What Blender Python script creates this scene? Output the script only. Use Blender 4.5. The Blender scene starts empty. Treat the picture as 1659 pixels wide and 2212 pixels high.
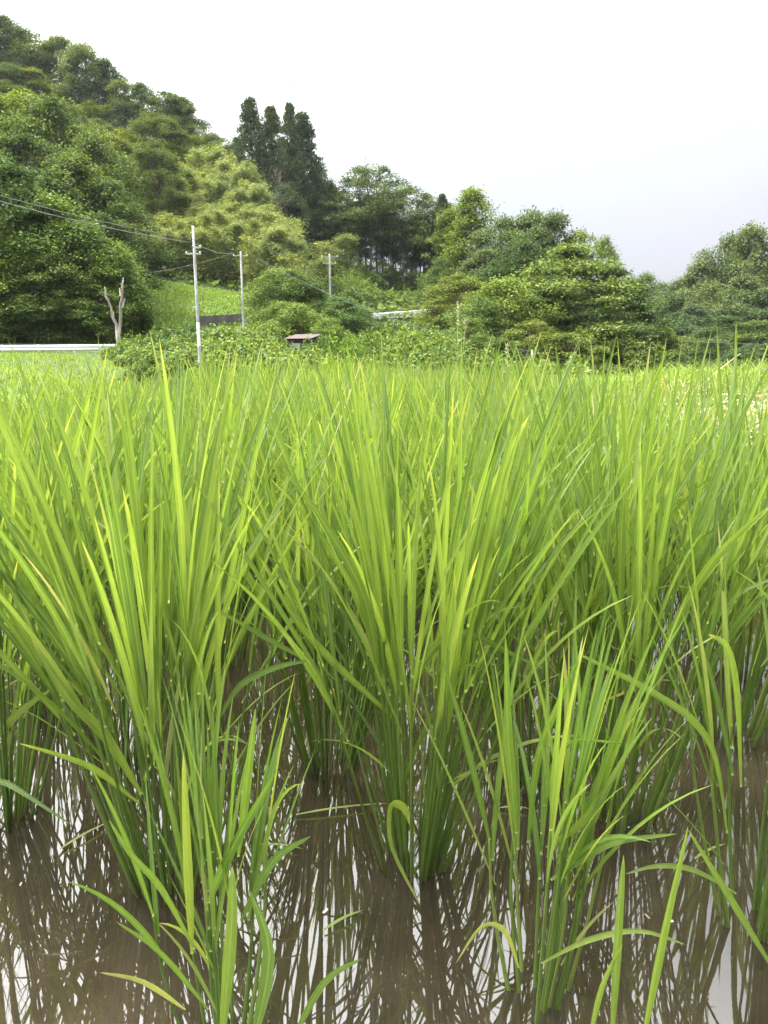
import bpy, math, random
import numpy as np
from mathutils import Vector

# ------------------------------------------------------------------ camera, sky, sun, exposure
S = bpy.context.scene
COL = S.collection
F, CX, CY, EYE = 1597.0, 829.5, 1106.0, 0.85
PITCH = math.atan((CY - 760.0) / F)
cam_d = bpy.data.cameras.new('camera')
cam = bpy.data.objects.new('camera', cam_d); COL.objects.link(cam)
cam_d.sensor_fit = 'VERTICAL'; cam_d.sensor_height = 36.0; cam_d.lens = 26.0
cam_d.clip_start = 0.02; cam_d.clip_end = 3000
cam.location = (0, 0, EYE); cam.rotation_euler = (math.pi / 2 - PITCH, 0, 0)
S.camera = cam

SUN_EL, SUN_AZ = math.radians(62), math.radians(-70)      # azimuth measured from +Y towards +X
sdir = Vector((math.sin(SUN_AZ) * math.cos(SUN_EL), math.cos(SUN_AZ) * math.cos(SUN_EL), math.sin(SUN_EL)))
W = bpy.data.worlds.new('World'); S.world = W; W.use_nodes = True
nt = W.node_tree; nt.nodes.clear()
def N(t, typ, **k):
    n = t.nodes.new(typ)
    for a, b in k.items(): setattr(n, a, b)
    return n
wo = N(nt, 'ShaderNodeOutputWorld'); bg = N(nt, 'ShaderNodeBackground'); bg.inputs['Strength'].default_value = 0.1
sky = N(nt, 'ShaderNodeTexSky'); sky.sky_type = 'NISHITA'; sky.sun_disc = False
sky.sun_elevation = SUN_EL; sky.sun_rotation = SUN_AZ; sky.dust_density = 3
tc = N(nt, 'ShaderNodeTexCoord')
dp = N(nt, 'ShaderNodeVectorMath', operation='DOT_PRODUCT'); dp.inputs[1].default_value = sdir
nt.links.new(tc.outputs['Generated'], dp.inputs[0])
nz = N(nt, 'ShaderNodeTexNoise'); nz.inputs['Scale'].default_value = 2.2; nz.inputs['Detail'].default_value = 5
mpn = N(nt, 'ShaderNodeMapping'); mpn.inputs['Scale'].default_value = (1, 1, 2.4)
nt.links.new(tc.outputs['Generated'], mpn.inputs['Vector']); nt.links.new(mpn.outputs[0], nz.inputs['Vector'])
ad = N(nt, 'ShaderNodeMath', operation='MULTIPLY_ADD'); ad.inputs[1].default_value = 0.34
nt.links.new(nz.outputs['Fac'], ad.inputs[0]); nt.links.new(dp.outputs['Value'], ad.inputs[2])
cr = N(nt, 'ShaderNodeValToRGB'); nt.links.new(ad.outputs[0], cr.inputs['Fac'])      # thin overcast: brighter round the veiled sun
e = cr.color_ramp.elements
e[0].position = 0.28; e[0].color = (0.127, 0.128, 0.141, 1)
e[1].position = 1.0; e[1].color = (0.66, 0.66, 0.65, 1)
k1 = e.new(0.45); k1.color = (0.131, 0.140, 0.157, 1)
k2 = e.new(0.62); k2.color = (0.25, 0.255, 0.262, 1)
# overcast law: the zenith is about three times as bright as the horizon
sz = N(nt, 'ShaderNodeSeparateXYZ'); nt.links.new(tc.outputs['Generated'], sz.inputs[0])
zz = N(nt, 'ShaderNodeMath', operation='MAXIMUM'); zz.inputs[1].default_value = 0; nt.links.new(sz.outputs['Z'], zz.inputs[0])
ze = N(nt, 'ShaderNodeMath', operation='MULTIPLY_ADD'); ze.inputs[1].default_value = 2.0; ze.inputs[2].default_value = 1.0; nt.links.new(zz.outputs[0], ze.inputs[0])
zk = N(nt, 'ShaderNodeMath', operation='MULTIPLY'); zk.inputs[1].default_value = 10.0; nt.links.new(ze.outputs[0], zk.inputs[0])
sc = N(nt, 'ShaderNodeVectorMath', operation='SCALE'); nt.links.new(zk.outputs[0], sc.inputs['Scale'])
nt.links.new(cr.outputs[0], sc.inputs[0])
mx = N(nt, 'ShaderNodeMix', data_type='RGBA'); mx.inputs['Factor'].default_value = 0.975
nt.links.new(sky.outputs[0], mx.inputs['A']); nt.links.new(sc.outputs[0], mx.inputs['B'])
nt.links.new(mx.outputs['Result'], bg.inputs['Color']); nt.links.new(bg.outputs[0], wo.inputs[0])

sun_d = bpy.data.lights.new('sun', 'SUN'); sun_d.energy = 1.5; sun_d.angle = math.radians(14); sun_d.color = (1, 0.96, 0.9)
sun = bpy.data.objects.new('sun', sun_d); COL.objects.link(sun)
sun.rotation_euler = (-sdir).to_track_quat('-Z', 'Y').to_euler()
S.view_settings.view_transform = 'Standard'; S.view_settings.look = 'None'
S.view_settings.gamma = 1.0; S.view_settings.use_curve_mapping = False
S.view_settings.exposure = 2.3
S.render.engine = 'CYCLES'
cy = S.cycles
cy.max_bounces = 7; cy.diffuse_bounces = 2; cy.glossy_bounces = 3; cy.transmission_bounces = 5; cy.transparent_max_bounces = 10
cy.volume_bounces = 0; cy.use_denoising = True; cy.caustics_reflective = False; cy.caustics_refractive = False

# ------------------------------------------------------------------ helpers
def at(px, py, Y):
    """point on the line of sight through a photo position, at real distance Y in front of the camera"""
    a, b = (px - CX) / F, (CY - py) / F
    d = (a, math.cos(PITCH) + b * math.sin(PITCH), -math.sin(PITCH) + b * math.cos(PITCH))
    t = Y / d[1]
    return Vector((d[0] * t, Y, EYE + d[2] * t))

def mesh_np(name, v, f, mats, smooth=False, uv=None):
    v = np.asarray(v, dtype=np.float32); f = np.asarray(f, dtype=np.int32)
    m = bpy.data.meshes.new(name); n, k = f.shape
    m.vertices.add(len(v)); m.vertices.foreach_set('co', v.ravel())
    m.loops.add(n * k); m.loops.foreach_set('vertex_index', f.ravel())
    m.polygons.add(n); m.polygons.foreach_set('loop_start', np.arange(0, n * k, k, dtype=np.int32))
    if smooth: m.polygons.foreach_set('use_smooth', np.ones(n, dtype=bool))
    if uv is not None:
        l = m.uv_layers.new(name='UVMap'); l.data.foreach_set('uv', np.asarray(uv, dtype=np.float32)[f.ravel()].ravel())
    m.update(calc_edges=True)
    for x in (mats if isinstance(mats, (list, tuple)) else [mats]): m.materials.append(x)
    return m

class MB:
    """collects quads (and tris as degenerate-free quads are kept apart) into one mesh"""
    def __init__(s): s.v = []; s.f = []; s.uv = []
    def tube(s, pts, rad, n=6, cap=True):
        pts = [Vector(p) for p in pts]
        if not hasattr(rad, '__len__'): rad = [rad] * len(pts)
        b = len(s.v); ref = Vector((0, 0, 1)) if abs((pts[-1] - pts[0]).normalized().z) < 0.9 else Vector((1, 0, 0))
        for i, p in enumerate(pts):
            t = (pts[min(i + 1, len(pts) - 1)] - pts[max(i - 1, 0)]).normalized()
            u = t.cross(ref).normalized(); w = u.cross(t)
            for k in range(n):
                a = 2 * math.pi * k / n
                s.v.append(p + (u * math.cos(a) + w * math.sin(a)) * rad[i])
        for i in range(len(pts) - 1):
            for k in range(n):
                s.f.append((b + i * n + k, b + i * n + (k + 1) % n, b + (i + 1) * n + (k + 1) % n, b + (i + 1) * n + k))
        if cap:
            for i, sg in ((0, -1), (len(pts) - 1, 1)):
                c = len(s.v); s.v.append(pts[i])
                for k in range(n): s.f.append((c, b + i * n + k, b + i * n + (k + 1) % n))
        return s
    def box(s, lo, hi, bev=0):
        b = len(s.v); x0, y0, z0 = lo; x1, y1, z1 = hi
        s.v += [Vector(p) for p in ((x0, y0, z0), (x1, y0, z0), (x1, y1, z0), (x0, y1, z0), (x0, y0, z1), (x1, y0, z1), (x1, y1, z1), (x0, y1, z1))]
        for q in ((0, 3, 2, 1), (4, 5, 6, 7), (0, 1, 5, 4), (1, 2, 6, 5), (2, 3, 7, 6), (3, 0, 4, 7)): s.f.append(tuple(b + i for i in q))
        return s
    def build(s, name, mat, parent=None, smooth=True):
        m = bpy.data.meshes.new(name); m.from_pydata([tuple(p) for p in s.v], [], s.f)
        if smooth: m.polygons.foreach_set('use_smooth', np.ones(len(m.polygons), dtype=bool))
        m.materials.append(mat); m.update()
        return link(name, m, parent)

def link(name, m, parent=None):
    o = bpy.data.objects.new(name, m); COL.objects.link(o)
    if parent: o.parent = parent
    return o
def tag(o, label=None, cat=None, group=None, kind=None):
    for k, v in (('label', label), ('category', cat), ('group', group), ('kind', kind)):
        if v: o[k] = v
    return o
def empty(name, loc=(0, 0, 0), rz=0):
    o = bpy.data.objects.new(name, None); COL.objects.link(o); o.location = loc; o.rotation_euler = (0, 0, rz)
    o.empty_display_size = 0.1
    return o

# ------------------------------------------------------------------ materials
def new_mat(name):
    m = bpy.data.materials.new(name); m.use_nodes = True; t = m.node_tree; t.nodes.clear()
    return m, t, N(t, 'ShaderNodeOutputMaterial')
def ramp(t, fac, cols):
    r = N(t, 'ShaderNodeValToRGB'); el = r.color_ramp.elements
    while len(el) < len(cols): el.new(0.5)
    for i, (p, c) in enumerate(cols): el[i].position = p; el[i].color = (*c, 1)
    t.links.new(fac, r.inputs['Fac']); return r.outputs[0]
def noise(t, scale, detail=4, vec=None, rough=0.55):
    n = N(t, 'ShaderNodeTexNoise'); n.inputs['Scale'].default_value = scale; n.inputs['Detail'].default_value = detail; n.inputs['Roughness'].default_value = rough
    if vec is not None: t.links.new(vec, n.inputs['Vector'])
    return n.outputs['Fac']
def mathn(t, op, a, b=None):
    n = N(t, 'ShaderNodeMath', operation=op)
    for i, x in enumerate((a, b)):
        if x is None: continue
        if isinstance(x, (int, float)): n.inputs[i].default_value = x
        else: t.links.new(x, n.inputs[i])
    return n.outputs[0]
def mixc(t, fac, a, b, typ='MIX'):
    n = N(t, 'ShaderNodeMix', data_type='RGBA', blend_type=typ)
    for k, x in (('Factor', fac), ('A', a), ('B', b)):
        if isinstance(x, (int, float)): n.inputs[k].default_value = x
        elif isinstance(x, tuple): n.inputs[k].default_value = (*x, 1)
        else: t.links.new(x, n.inputs[k])
    return n.outputs['Result']

def leaf_shader(t, out, col, trans_gain=(1.25, 1.2, 0.6), tfac=0.3, rough=0.6, spec=0.12, bump=None):
    p = N(t, 'ShaderNodeBsdfPrincipled'); p.inputs['Roughness'].default_value = rough; p.inputs['Specular IOR Level'].default_value = spec
    t.links.new(col, p.inputs['Base Color'])
    tr = N(t, 'ShaderNodeBsdfTranslucent'); t.links.new(mixc(t, 1.0, col, trans_gain, 'MULTIPLY'), tr.inputs['Color'])
    if bump is not None:
        t.links.new(bump, p.inputs['Normal'])
    ms = N(t, 'ShaderNodeMixShader'); ms.inputs[0].default_value = tfac
    t.links.new(p.outputs[0], ms.inputs[1]); t.links.new(tr.outputs[0], ms.inputs[2]); t.links.new(ms.outputs[0], out.inputs['Surface'])

def foliage_mat(name, cols, tint_amt=0.35, tint=((0.62, 0.74, 0.78), (1.3, 1.22, 0.85)), **k):
    """cols: ramp over a per-leaf random number; every plant also gets its own tint"""
    m, t, out = new_mat(name)
    g = N(t, 'ShaderNodeNewGeometry'); oi = N(t, 'ShaderNodeObjectInfo')
    c = ramp(t, g.outputs['Random Per Island'], cols)
    c2 = ramp(t, oi.outputs['Random'], [(0, tint[0]), (1, tint[1])])
    c = mixc(t, 1.0, c, c2, 'MULTIPLY')
    leaf_shader(t, out, c, **k); return m

def bark_mat(name, a, b, scale=6):
    m, t, out = new_mat(name); p = N(t, 'ShaderNodeBsdfPrincipled'); p.inputs['Roughness'].default_value = 0.9
    tcn = N(t, 'ShaderNodeTexCoord'); mp = N(t, 'ShaderNodeMapping'); mp.inputs['Scale'].default_value = (1, 1, 0.25)
    t.links.new(tcn.outputs['Object'], mp.inputs['Vector'])
    f = noise(t, scale, 6, mp.outputs[0]); t.links.new(ramp(t, f, [(0.3, a), (0.7, b)]), p.inputs['Base Color'])
    bp = N(t, 'ShaderNodeBump'); bp.inputs['Strength'].default_value = 0.6; bp.inputs['Distance'].default_value = 0.05
    t.links.new(f, bp.inputs['Height']); t.links.new(bp.outputs[0], p.inputs['Normal'])
    t.links.new(p.outputs[0], out.inputs['Surface']); return m
def plain_mat(name, a, b, scale=4, rough=0.7, bump=0.2, metallic=0, dist=0.01):
    m, t, out = new_mat(name); p = N(t, 'ShaderNodeBsdfPrincipled'); p.inputs['Roughness'].default_value = rough; p.inputs['Metallic'].default_value = metallic
    tcn = N(t, 'ShaderNodeTexCoord'); f = noise(t, scale, 6, tcn.outputs['Object'])
    t.links.new(ramp(t, f, [(0.3, a), (0.7, b)]), p.inputs['Base Color'])
    bp = N(t, 'ShaderNodeBump'); bp.inputs['Strength'].default_value = bump; bp.inputs['Distance'].default_value = dist
    t.links.new(f, bp.inputs['Height']); t.links.new(bp.outputs[0], p.inputs['Normal'])
    t.links.new(p.outputs[0], out.inputs['Surface']); return m

def rice_mat(name, cols, tip, tipstart=0.9, muddy=False):
    m, t, out = new_mat(name)
    uvn = N(t, 'ShaderNodeUVMap'); sx = N(t, 'ShaderNodeSeparateXYZ'); t.links.new(uvn.outputs[0], sx.inputs[0])
    g = N(t, 'ShaderNodeNewGeometry'); oi = N(t, 'ShaderNodeObjectInfo')
    r = mathn(t, 'FRACT', mathn(t, 'ADD', g.outputs['Random Per Island'], oi.outputs['Random']))
    c = ramp(t, r, cols)
    # parallel veins and a pale midrib, drawn from the leaf's own coordinates
    mp = N(t, 'ShaderNodeMapping'); mp.inputs['Scale'].default_value = (16, 1.5, 1); t.links.new(uvn.outputs[0], mp.inputs['Vector'])
    veins = noise(t, 1.6, 2, mp.outputs[0])
    c = mixc(t, 1.0, c, ramp(t, veins, [(0.3, (0.82, 0.85, 0.8)), (0.7, (1.12, 1.1, 1.1))]), 'MULTIPLY')
    rib = mathn(t, 'LESS_THAN', mathn(t, 'ABSOLUTE', mathn(t, 'SUBTRACT', sx.outputs[0], 0.5)), 0.07)
    c = mixc(t, mathn(t, 'MULTIPLY', rib, 0.45), c, (0.30, 0.42, 0.12))
    blot = noise(t, 9, 5)
    tipf = N(t, 'ShaderNodeMapRange'); tipf.inputs['From Min'].default_value = tipstart; tipf.inputs['From Max'].default_value = 1.0
    t.links.new(mathn(t, 'ADD', sx.outputs[1], mathn(t, 'MULTIPLY', mathn(t, 'SUBTRACT', r, 0.65), 0.25)), tipf.inputs['Value'])
    c = mixc(t, mathn(t, 'MULTIPLY', tipf.outputs[0], 0.8), c, tip)
    c = mixc(t, 1.0, c, ramp(t, blot, [(0.3, (0.88, 0.9, 0.85)), (0.7, (1.1, 1.08, 1.05))]), 'MULTIPLY')
    spots = noise(t, 160, 2); sp = N(t, 'ShaderNodeMapRange'); sp.inputs['From Min'].default_value = 0.70; sp.inputs['From Max'].default_value = 0.76; t.links.new(spots, sp.inputs['Value'])
    c = mixc(t, mathn(t, 'MULTIPLY', sp.outputs[0], 0.6), c, (0.30, 0.24, 0.10))      # small brown lesions
    if muddy:   # mud-stained sheath foot
        mr = N(t, 'ShaderNodeMapRange'); mr.inputs['From Min'].default_value = 0.30; mr.inputs['From Max'].default_value = 0.12; t.links.new(mathn(t, 'ADD', sx.outputs[1], mathn(t, 'MULTIPLY', blot, 0.1)), mr.inputs['Value'])
        c = mixc(t, mathn(t, 'MULTIPLY', mr.outputs[0], 0.75), c, (0.075, 0.062, 0.030))
    c = mixc(t, mathn(t, 'LESS_THAN', sx.outputs[1], 0.0 if muddy else 0.012), c, (0.42, 0.50, 0.22))      # pale leaf collar
    bp = N(t, 'ShaderNodeBump'); bp.inputs['Strength'].default_value = 0.25; bp.inputs['Distance'].default_value = 0.001
    t.links.new(veins, bp.inputs['Height'])
    leaf_shader(t, out, c, trans_gain=(1.34, 1.27, 0.70), tfac=0.5, rough=0.42, spec=0.5, bump=bp.outputs[0])
    return m

M = {}
M['rice'] = rice_mat('rice_leaf', [(0, (0.094, 0.166, 0.038)), (0.45, (0.148, 0.236, 0.047)), (0.8, (0.192, 0.284, 0.056)), (1, (0.24, 0.325, 0.070))], (0.40, 0.42, 0.12))
M['rice_old'] = rice_mat('rice_leaf_yellowing', [(0, (0.23, 0.32, 0.07)), (0.6, (0.28, 0.35, 0.10)), (1, (0.34, 0.35, 0.14))], (0.42, 0.38, 0.2), 0.75)
M['stalk'] = rice_mat('rice_stalk', [(0, (0.120, 0.205, 0.040)), (0.6, (0.175, 0.265, 0.055)), (1, (0.25, 0.32, 0.09))], (0.24, 0.32, 0.08), 0.97, True)
M['rice_young'] = rice_mat('young_rice_leaf', [(0, (0.120, 0.215, 0.042)), (0.45, (0.170, 0.275, 0.050)), (0.8, (0.22, 0.32, 0.06)), (1, (0.32, 0.39, 0.08))], (0.45, 0.45, 0.15))
M['collar'] = plain_mat('leaf_collar', (0.5, 0.55, 0.25), (0.65, 0.66, 0.4))
M['broad'] = foliage_mat('broadleaf_foliage', [(0, (0.044, 0.074, 0.026)), (0.6, (0.098, 0.148, 0.046)), (1, (0.180, 0.240, 0.075))])
M['broad_blue'] = foliage_mat('blue_green_foliage', [(0, (0.050, 0.082, 0.042)), (0.6, (0.100, 0.146, 0.066)), (1, (0.17, 0.215, 0.095))])
M['broad_olive'] = foliage_mat('olive_foliage', [(0, (0.058, 0.086, 0.024)), (0.6, (0.115, 0.155, 0.042)), (1, (0.19, 0.23, 0.065))])
M['light'] = foliage_mat('light_green_foliage', [(0, (0.075, 0.12, 0.030)), (0.6, (0.145, 0.205, 0.048)), (1, (0.22, 0.285, 0.07))])
M['kudzu'] = foliage_mat('kudzu_foliage', [(0, (0.060, 0.105, 0.026)), (0.6, (0.120, 0.185, 0.044)), (1, (0.21, 0.28, 0.080))], rough=0.6, spec=0.14)
M['kudzu_bright'] = foliage_mat('bright_kudzu_foliage', [(0, (0.08, 0.15, 0.02)), (0.6, (0.14, 0.23, 0.03)), (1, (0.20, 0.29, 0.05))])
M['bamboo'] = foliage_mat('bamboo_foliage', [(0, (0.130, 0.168, 0.052)), (0.6, (0.250, 0.290, 0.105)), (1, (0.38, 0.42, 0.175))], tint=((0.75, 0.85, 0.9), (1.25, 1.2, 0.95)))
M['cedar'] = foliage_mat('cedar_foliage', [(0, (0.045, 0.068, 0.046)), (0.6, (0.085, 0.118, 0.070)), (1, (0.13, 0.168, 0.098))], tfac=0.2)
M['bark'] = bark_mat('bark', (0.045, 0.035, 0.026), (0.13, 0.105, 0.08))
M['bark_grey'] = bark_mat('grey_bark', (0.12, 0.105, 0.09), (0.28, 0.25, 0.22))
M['deadwood'] = bark_mat('weathered_dead_wood', (0.12, 0.10, 0.085), (0.36, 0.31, 0.265), 7)
M['culm'] = plain_mat('bamboo_culm', (0.13, 0.17, 0.05), (0.24, 0.26, 0.10))
M['grass'] = foliage_mat('bank_grass', [(0, (0.12, 0.20, 0.03)), (0.55, (0.19, 0.29, 0.045)), (0.85, (0.26, 0.35, 0.07)), (1, (0.36, 0.37, 0.14))], tint=((1, 1, 1), (1, 1, 1)))
M['lawn'] = foliage_mat('terrace_grass', [(0, (0.13, 0.22, 0.045)), (0.6, (0.21, 0.32, 0.065)), (1, (0.30, 0.40, 0.10))], tint=((1, 1, 1), (1, 1, 1)))
M['straw'] = foliage_mat('dry_straw', [(0, (0.26, 0.21, 0.145)), (0.6, (0.46, 0.39, 0.28)), (1, (0.62, 0.55, 0.43))], tint=((1, 1, 1), (1, 1, 1)), tfac=0.2)
M['concrete_pole'] = plain_mat('pole_concrete', (0.22, 0.225, 0.23), (0.36, 0.365, 0.37), 8)
M['white_paint'] = plain_mat('white_rail_paint', (0.70, 0.70, 0.70), (0.84, 0.84, 0.83), 3, 0.5)
M['plate'] = plain_mat('pole_plate', (0.78, 0.78, 0.78), (0.86, 0.86, 0.86))
M['steel'] = plain_mat('galvanised_steel', (0.32, 0.33, 0.34), (0.48, 0.49, 0.5), 10, 0.5)
M['porcelain'] = plain_mat('insulator_porcelain', (0.8, 0.8, 0.78), (0.86, 0.86, 0.85), 5, 0.25)
M['wire'] = plain_mat('wire_sheath', (0.10, 0.10, 0.10), (0.2, 0.2, 0.2))
M['wall'] = plain_mat('retaining_wall_concrete', (0.060, 0.056, 0.052), (0.15, 0.14, 0.13), 1.2, 0.95, 0.6)
M['asphalt'] = plain_mat('asphalt', (0.045, 0.045, 0.045), (0.075, 0.073, 0.07), 12, 0.9)
M['roof'] = plain_mat('rusty_red_tin', (0.040, 0.020, 0.018), (0.085, 0.040, 0.035), 5, 0.6)
M['shed_wall'] = plain_mat('dark_shed_boards', (0.035, 0.03, 0.027), (0.075, 0.065, 0.055), 5, 0.9)
M['sheet_mat'] = plain_mat('white_sheet', (0.16, 0.16, 0.15), (0.26, 0.26, 0.25))
M['seed'] = plain_mat('seed_head', (0.16, 0.17, 0.07), (0.28, 0.27, 0.13))
M['insect'] = plain_mat('dragonfly_body', (0.05, 0.035, 0.025), (0.11, 0.07, 0.04))
M['wing'] = plain_mat('dragonfly_wing', (0.32, 0.30, 0.27), (0.42, 0.40, 0.36))

# terrain: green undergrowth over brown earth
m, t, out = new_mat('hillside_ground'); p = N(t, 'ShaderNodeBsdfPrincipled'); p.inputs['Roughness'].default_value = 0.95
tcn = N(t, 'ShaderNodeTexCoord')
f1 = noise(t, 0.35, 8, tcn.outputs['Object'], 0.7); f2 = noise(t, 6.0, 4, tcn.outputs['Object'])
c = ramp(t, f1, [(0.3, (0.030, 0.045, 0.014)), (0.5, (0.055, 0.095, 0.02)), (0.7, (0.095, 0.15, 0.03))])
c = mixc(t, 1.0, c, ramp(t, f2, [(0.3, (0.6, 0.6, 0.6)), (0.7, (1.25, 1.25, 1.2))]), 'MULTIPLY')
t.links.new(c, p.inputs['Base Color']); bp = N(t, 'ShaderNodeBump'); bp.inputs['Strength'].default_value = 0.8; bp.inputs['Distance'].default_value = 0.15
t.links.new(f2, bp.inputs['Height']); t.links.new(bp.outputs[0], p.inputs['Normal']); t.links.new(p.outputs[0], out.inputs['Surface']); M['ground'] = m

# mud and murky water
m, t, out = new_mat('paddy_mud'); p = N(t, 'ShaderNodeBsdfPrincipled'); p.inputs['Roughness'].default_value = 0.8
tcn = N(t, 'ShaderNodeTexCoord'); f1 = noise(t, 5, 7, tcn.outputs['Object'], 0.65); f2 = noise(t, 40, 4, tcn.outputs['Object'])
c = ramp(t, f1, [(0.3, (0.030, 0.022, 0.013)), (0.55, (0.058, 0.043, 0.026)), (0.75, (0.09, 0.068, 0.042))])
c = mixc(t, 1.0, c, ramp(t, f2, [(0.3, (0.8, 0.8, 0.8)), (0.7, (1.15, 1.15, 1.15))]), 'MULTIPLY')
t.links.new(c, p.inputs['Base Color']); bp = N(t, 'ShaderNodeBump'); bp.inputs['Strength'].default_value = 0.7; bp.inputs['Distance'].default_value = 0.03
t.links.new(f1, bp.inputs['Height']); t.links.new(bp.outputs[0], p.inputs['Normal']); t.links.new(p.outputs[0], out.inputs['Surface']); M['mud'] = m

m, t, out = new_mat('murky_paddy_water')
tcn = N(t, 'ShaderNodeTexCoord')
f1 = noise(t, 3.0, 3, tcn.outputs['Object']); f2 = noise(t, 22.0, 2, tcn.outputs['Object'])
hgt = mathn(t, 'ADD', f1, mathn(t, 'MULTIPLY', f2, 0.07))
bp = N(t, 'ShaderNodeBump'); bp.inputs['Strength'].default_value = 0.014; bp.inputs['Distance'].default_value = 0.02; t.links.new(hgt, bp.inputs['Height'])
df = N(t, 'ShaderNodeBsdfDiffuse'); t.links.new(ramp(t, noise(t, 4.5, 8, tcn.outputs['Object'], .68), [(0.32, (0.027, 0.021, 0.014)), (0.68, (0.062, 0.050, 0.034))]), df.inputs['Color'])
tp = N(t, 'ShaderNodeBsdfTransparent'); tp.inputs['Color'].default_value = (0.72, 0.62, 0.46, 1)
m1 = N(t, 'ShaderNodeMixShader'); m1.inputs[0].default_value = 0.5; t.links.new(tp.outputs[0], m1.inputs[1]); t.links.new(df.outputs[0], m1.inputs[2])
gl = N(t, 'ShaderNodeBsdfGlossy'); gl.inputs['Roughness'].default_value = 0.015; gl.inputs['Color'].default_value = (1, 1, 1, 1); t.links.new(bp.outputs[0], gl.inputs['Normal'])
fr = N(t, 'ShaderNodeFresnel'); fr.inputs['IOR'].default_value = 1.75; t.links.new(bp.outputs[0], fr.inputs['Normal'])
m2 = N(t, 'ShaderNodeMixShader'); t.links.new(mathn(t, 'MULTIPLY', fr.outputs[0], 1.25), m2.inputs[0])
t.links.new(m1.outputs[0], m2.inputs[1]); t.links.new(gl.outputs[0], m2.inputs[2]); t.links.new(m2.outputs[0], out.inputs['Surface']); M['water'] = m

# ------------------------------------------------------------------ terrain
CTRL = [(-30, -20, -.3), (0, -20, -.3), (30, -20, -.2), (-12, 4, .2), (-7, -4, .1), (0, 2, -.4), (-4.2, 6.5, .14), (2, 6, -.35), (4, 2, -.1), (8, 4, .0), (14, 6, -.2),
        (-6, 10, .22), (0, 10.5, -.3), (5, 11, -.8), (-8, 17, .36), (-14, 26, .5), (-13, 35, .5), (-20, 44, .68), (-30, 44, .62), (-45, 44, 1.0), (-14, 46, .6),
        (-2, 20, -1.8), (6, 22, -2.4), (-9.9, 40, -.9), (-3, 35, -1.2), (4, 40, -2), (-14, 58, 1.9), (-22, 54, 1.7), (-9, 66, 2.7), (-19, 63, 2.6), (-18, 76, 6.2), (-13, 73, 5.0), (-26, 74, 6.5),
        (-1, 77, 3.5), (5, 82, 4.1), (-2, 60, 1.2), (4, 65, 1.0), (14, 55, -2.5), (25, 60, -4), (20, 80, 0), (34, 80, -3.5), (12, 88, 4.0), (14, 30, -3), (40, 40, -4), (60, 90, -2),
        (-70, 150, 47), (-59, 150, 44), (-47, 140, 37), (-32, 130, 29), (-22, 125, 22), (-14, 112, 13.5), (-6, 110, 11.2), (1, 110, 9.6), (8, 108, 8.2), (16, 100, 4.5), (-26, 88, 10.5), (-36, 78, 11), (-42, 100, 24), (-55, 110, 33),
        (-30, 60, 4.2), (-45, 62, 9), (-70, 70, 18), (-100, 120, 45), (-110, 60, 25), (-25, 105, 17), (-1, 96, 7.0), (-7, 90, 7.0),
        (0, 140, 2), (20, 140, -2), (60, 130, -1), (45, 120, -3), (80, 150, 3), (40, 180, -2), (-20, 190, 15), (-80, 220, 45), (120, 100, 0), (120, 250, 5), (0, 300, 0), (-160, 160, 50), (-160, 20, 20), (130, 0, -4), (-100, 300, 30)]
cp = np.array(CTRL, dtype=float)
def _tps(r2): return np.where(r2 > 0, 0.5 * r2 * np.log(np.maximum(r2, 1e-12)), 0)
_n = len(cp); _K = _tps(((cp[:, None, :2] - cp[None, :, :2]) ** 2).sum(-1)) + np.eye(_n) * 6.0
_P = np.c_[np.ones(_n), cp[:, :2]]
_A = np.zeros((_n + 3, _n + 3)); _A[:_n, :_n] = _K; _A[:_n, _n:] = _P; _A[_n:, :_n] = _P.T
_w = np.linalg.solve(_A, np.r_[cp[:, 2], 0, 0, 0])
def edge(x): return 7.7 + 1.9 * np.minimum(np.asarray(x, float) + .3, 0)      # rear edge of the paddy
def hgt_np(x, y):
    x = np.asarray(x, float); y = np.asarray(y, float)
    r2 = (x[..., None] - cp[:, 0]) ** 2 + (y[..., None] - cp[:, 1]) ** 2
    z = _tps(r2) @ _w[:_n] + _w[_n] + _w[_n + 1] * x + _w[_n + 2] * y
    z = z + (np.sin(x * .31 + 1) * np.cos(y * .27) + .5 * np.sin(x * .8 + y * .6)) * (.06 + .19 * np.clip((y - 85) / 10, 0, 1)) * np.clip((y - 12) / 20, 0, 1)
    # the flooded terrace stays below the paddy bed
    inp = np.clip(np.minimum(np.minimum((x + 14) / 2, (1.75 - x) / .5), np.minimum((y + 6) / 2, (edge(x) + .55 - y) / .7)), 0, 1)
    return z * (1 - inp) + np.minimum(z, -.35) * inp
def hz(x, y): return float(hgt_np(np.array([x]), np.array([y]))[0])

def grid_terrain():
    xs = np.concatenate([np.linspace(-170, -50, 40)[:-1], np.linspace(-50, 40, 121)[:-1], np.linspace(40, 170, 45)])
    ys = np.concatenate([np.linspace(-40, -2, 14)[:-1], np.linspace(-2, 20, 45)[:-1], np.linspace(20, 130, 111)[:-1], np.linspace(130, 420, 50)])
    X, Y = np.meshgrid(xs, ys); Z = hgt_np(X, Y)
    v = np.c_[X.ravel(), Y.ravel(), Z.ravel()]; nx = len(xs); i = np.arange((len(ys) - 1) * (nx - 1)); r = i // (nx - 1) * nx + i % (nx - 1)
    return mesh_np('terrain', v, np.c_[r, r + 1, r + nx + 1, r + nx], M['ground'], True)
tag(link('terrain', grid_terrain()), 'wooded hillside and hollow around the rice terrace', None, None, 'structure')

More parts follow.
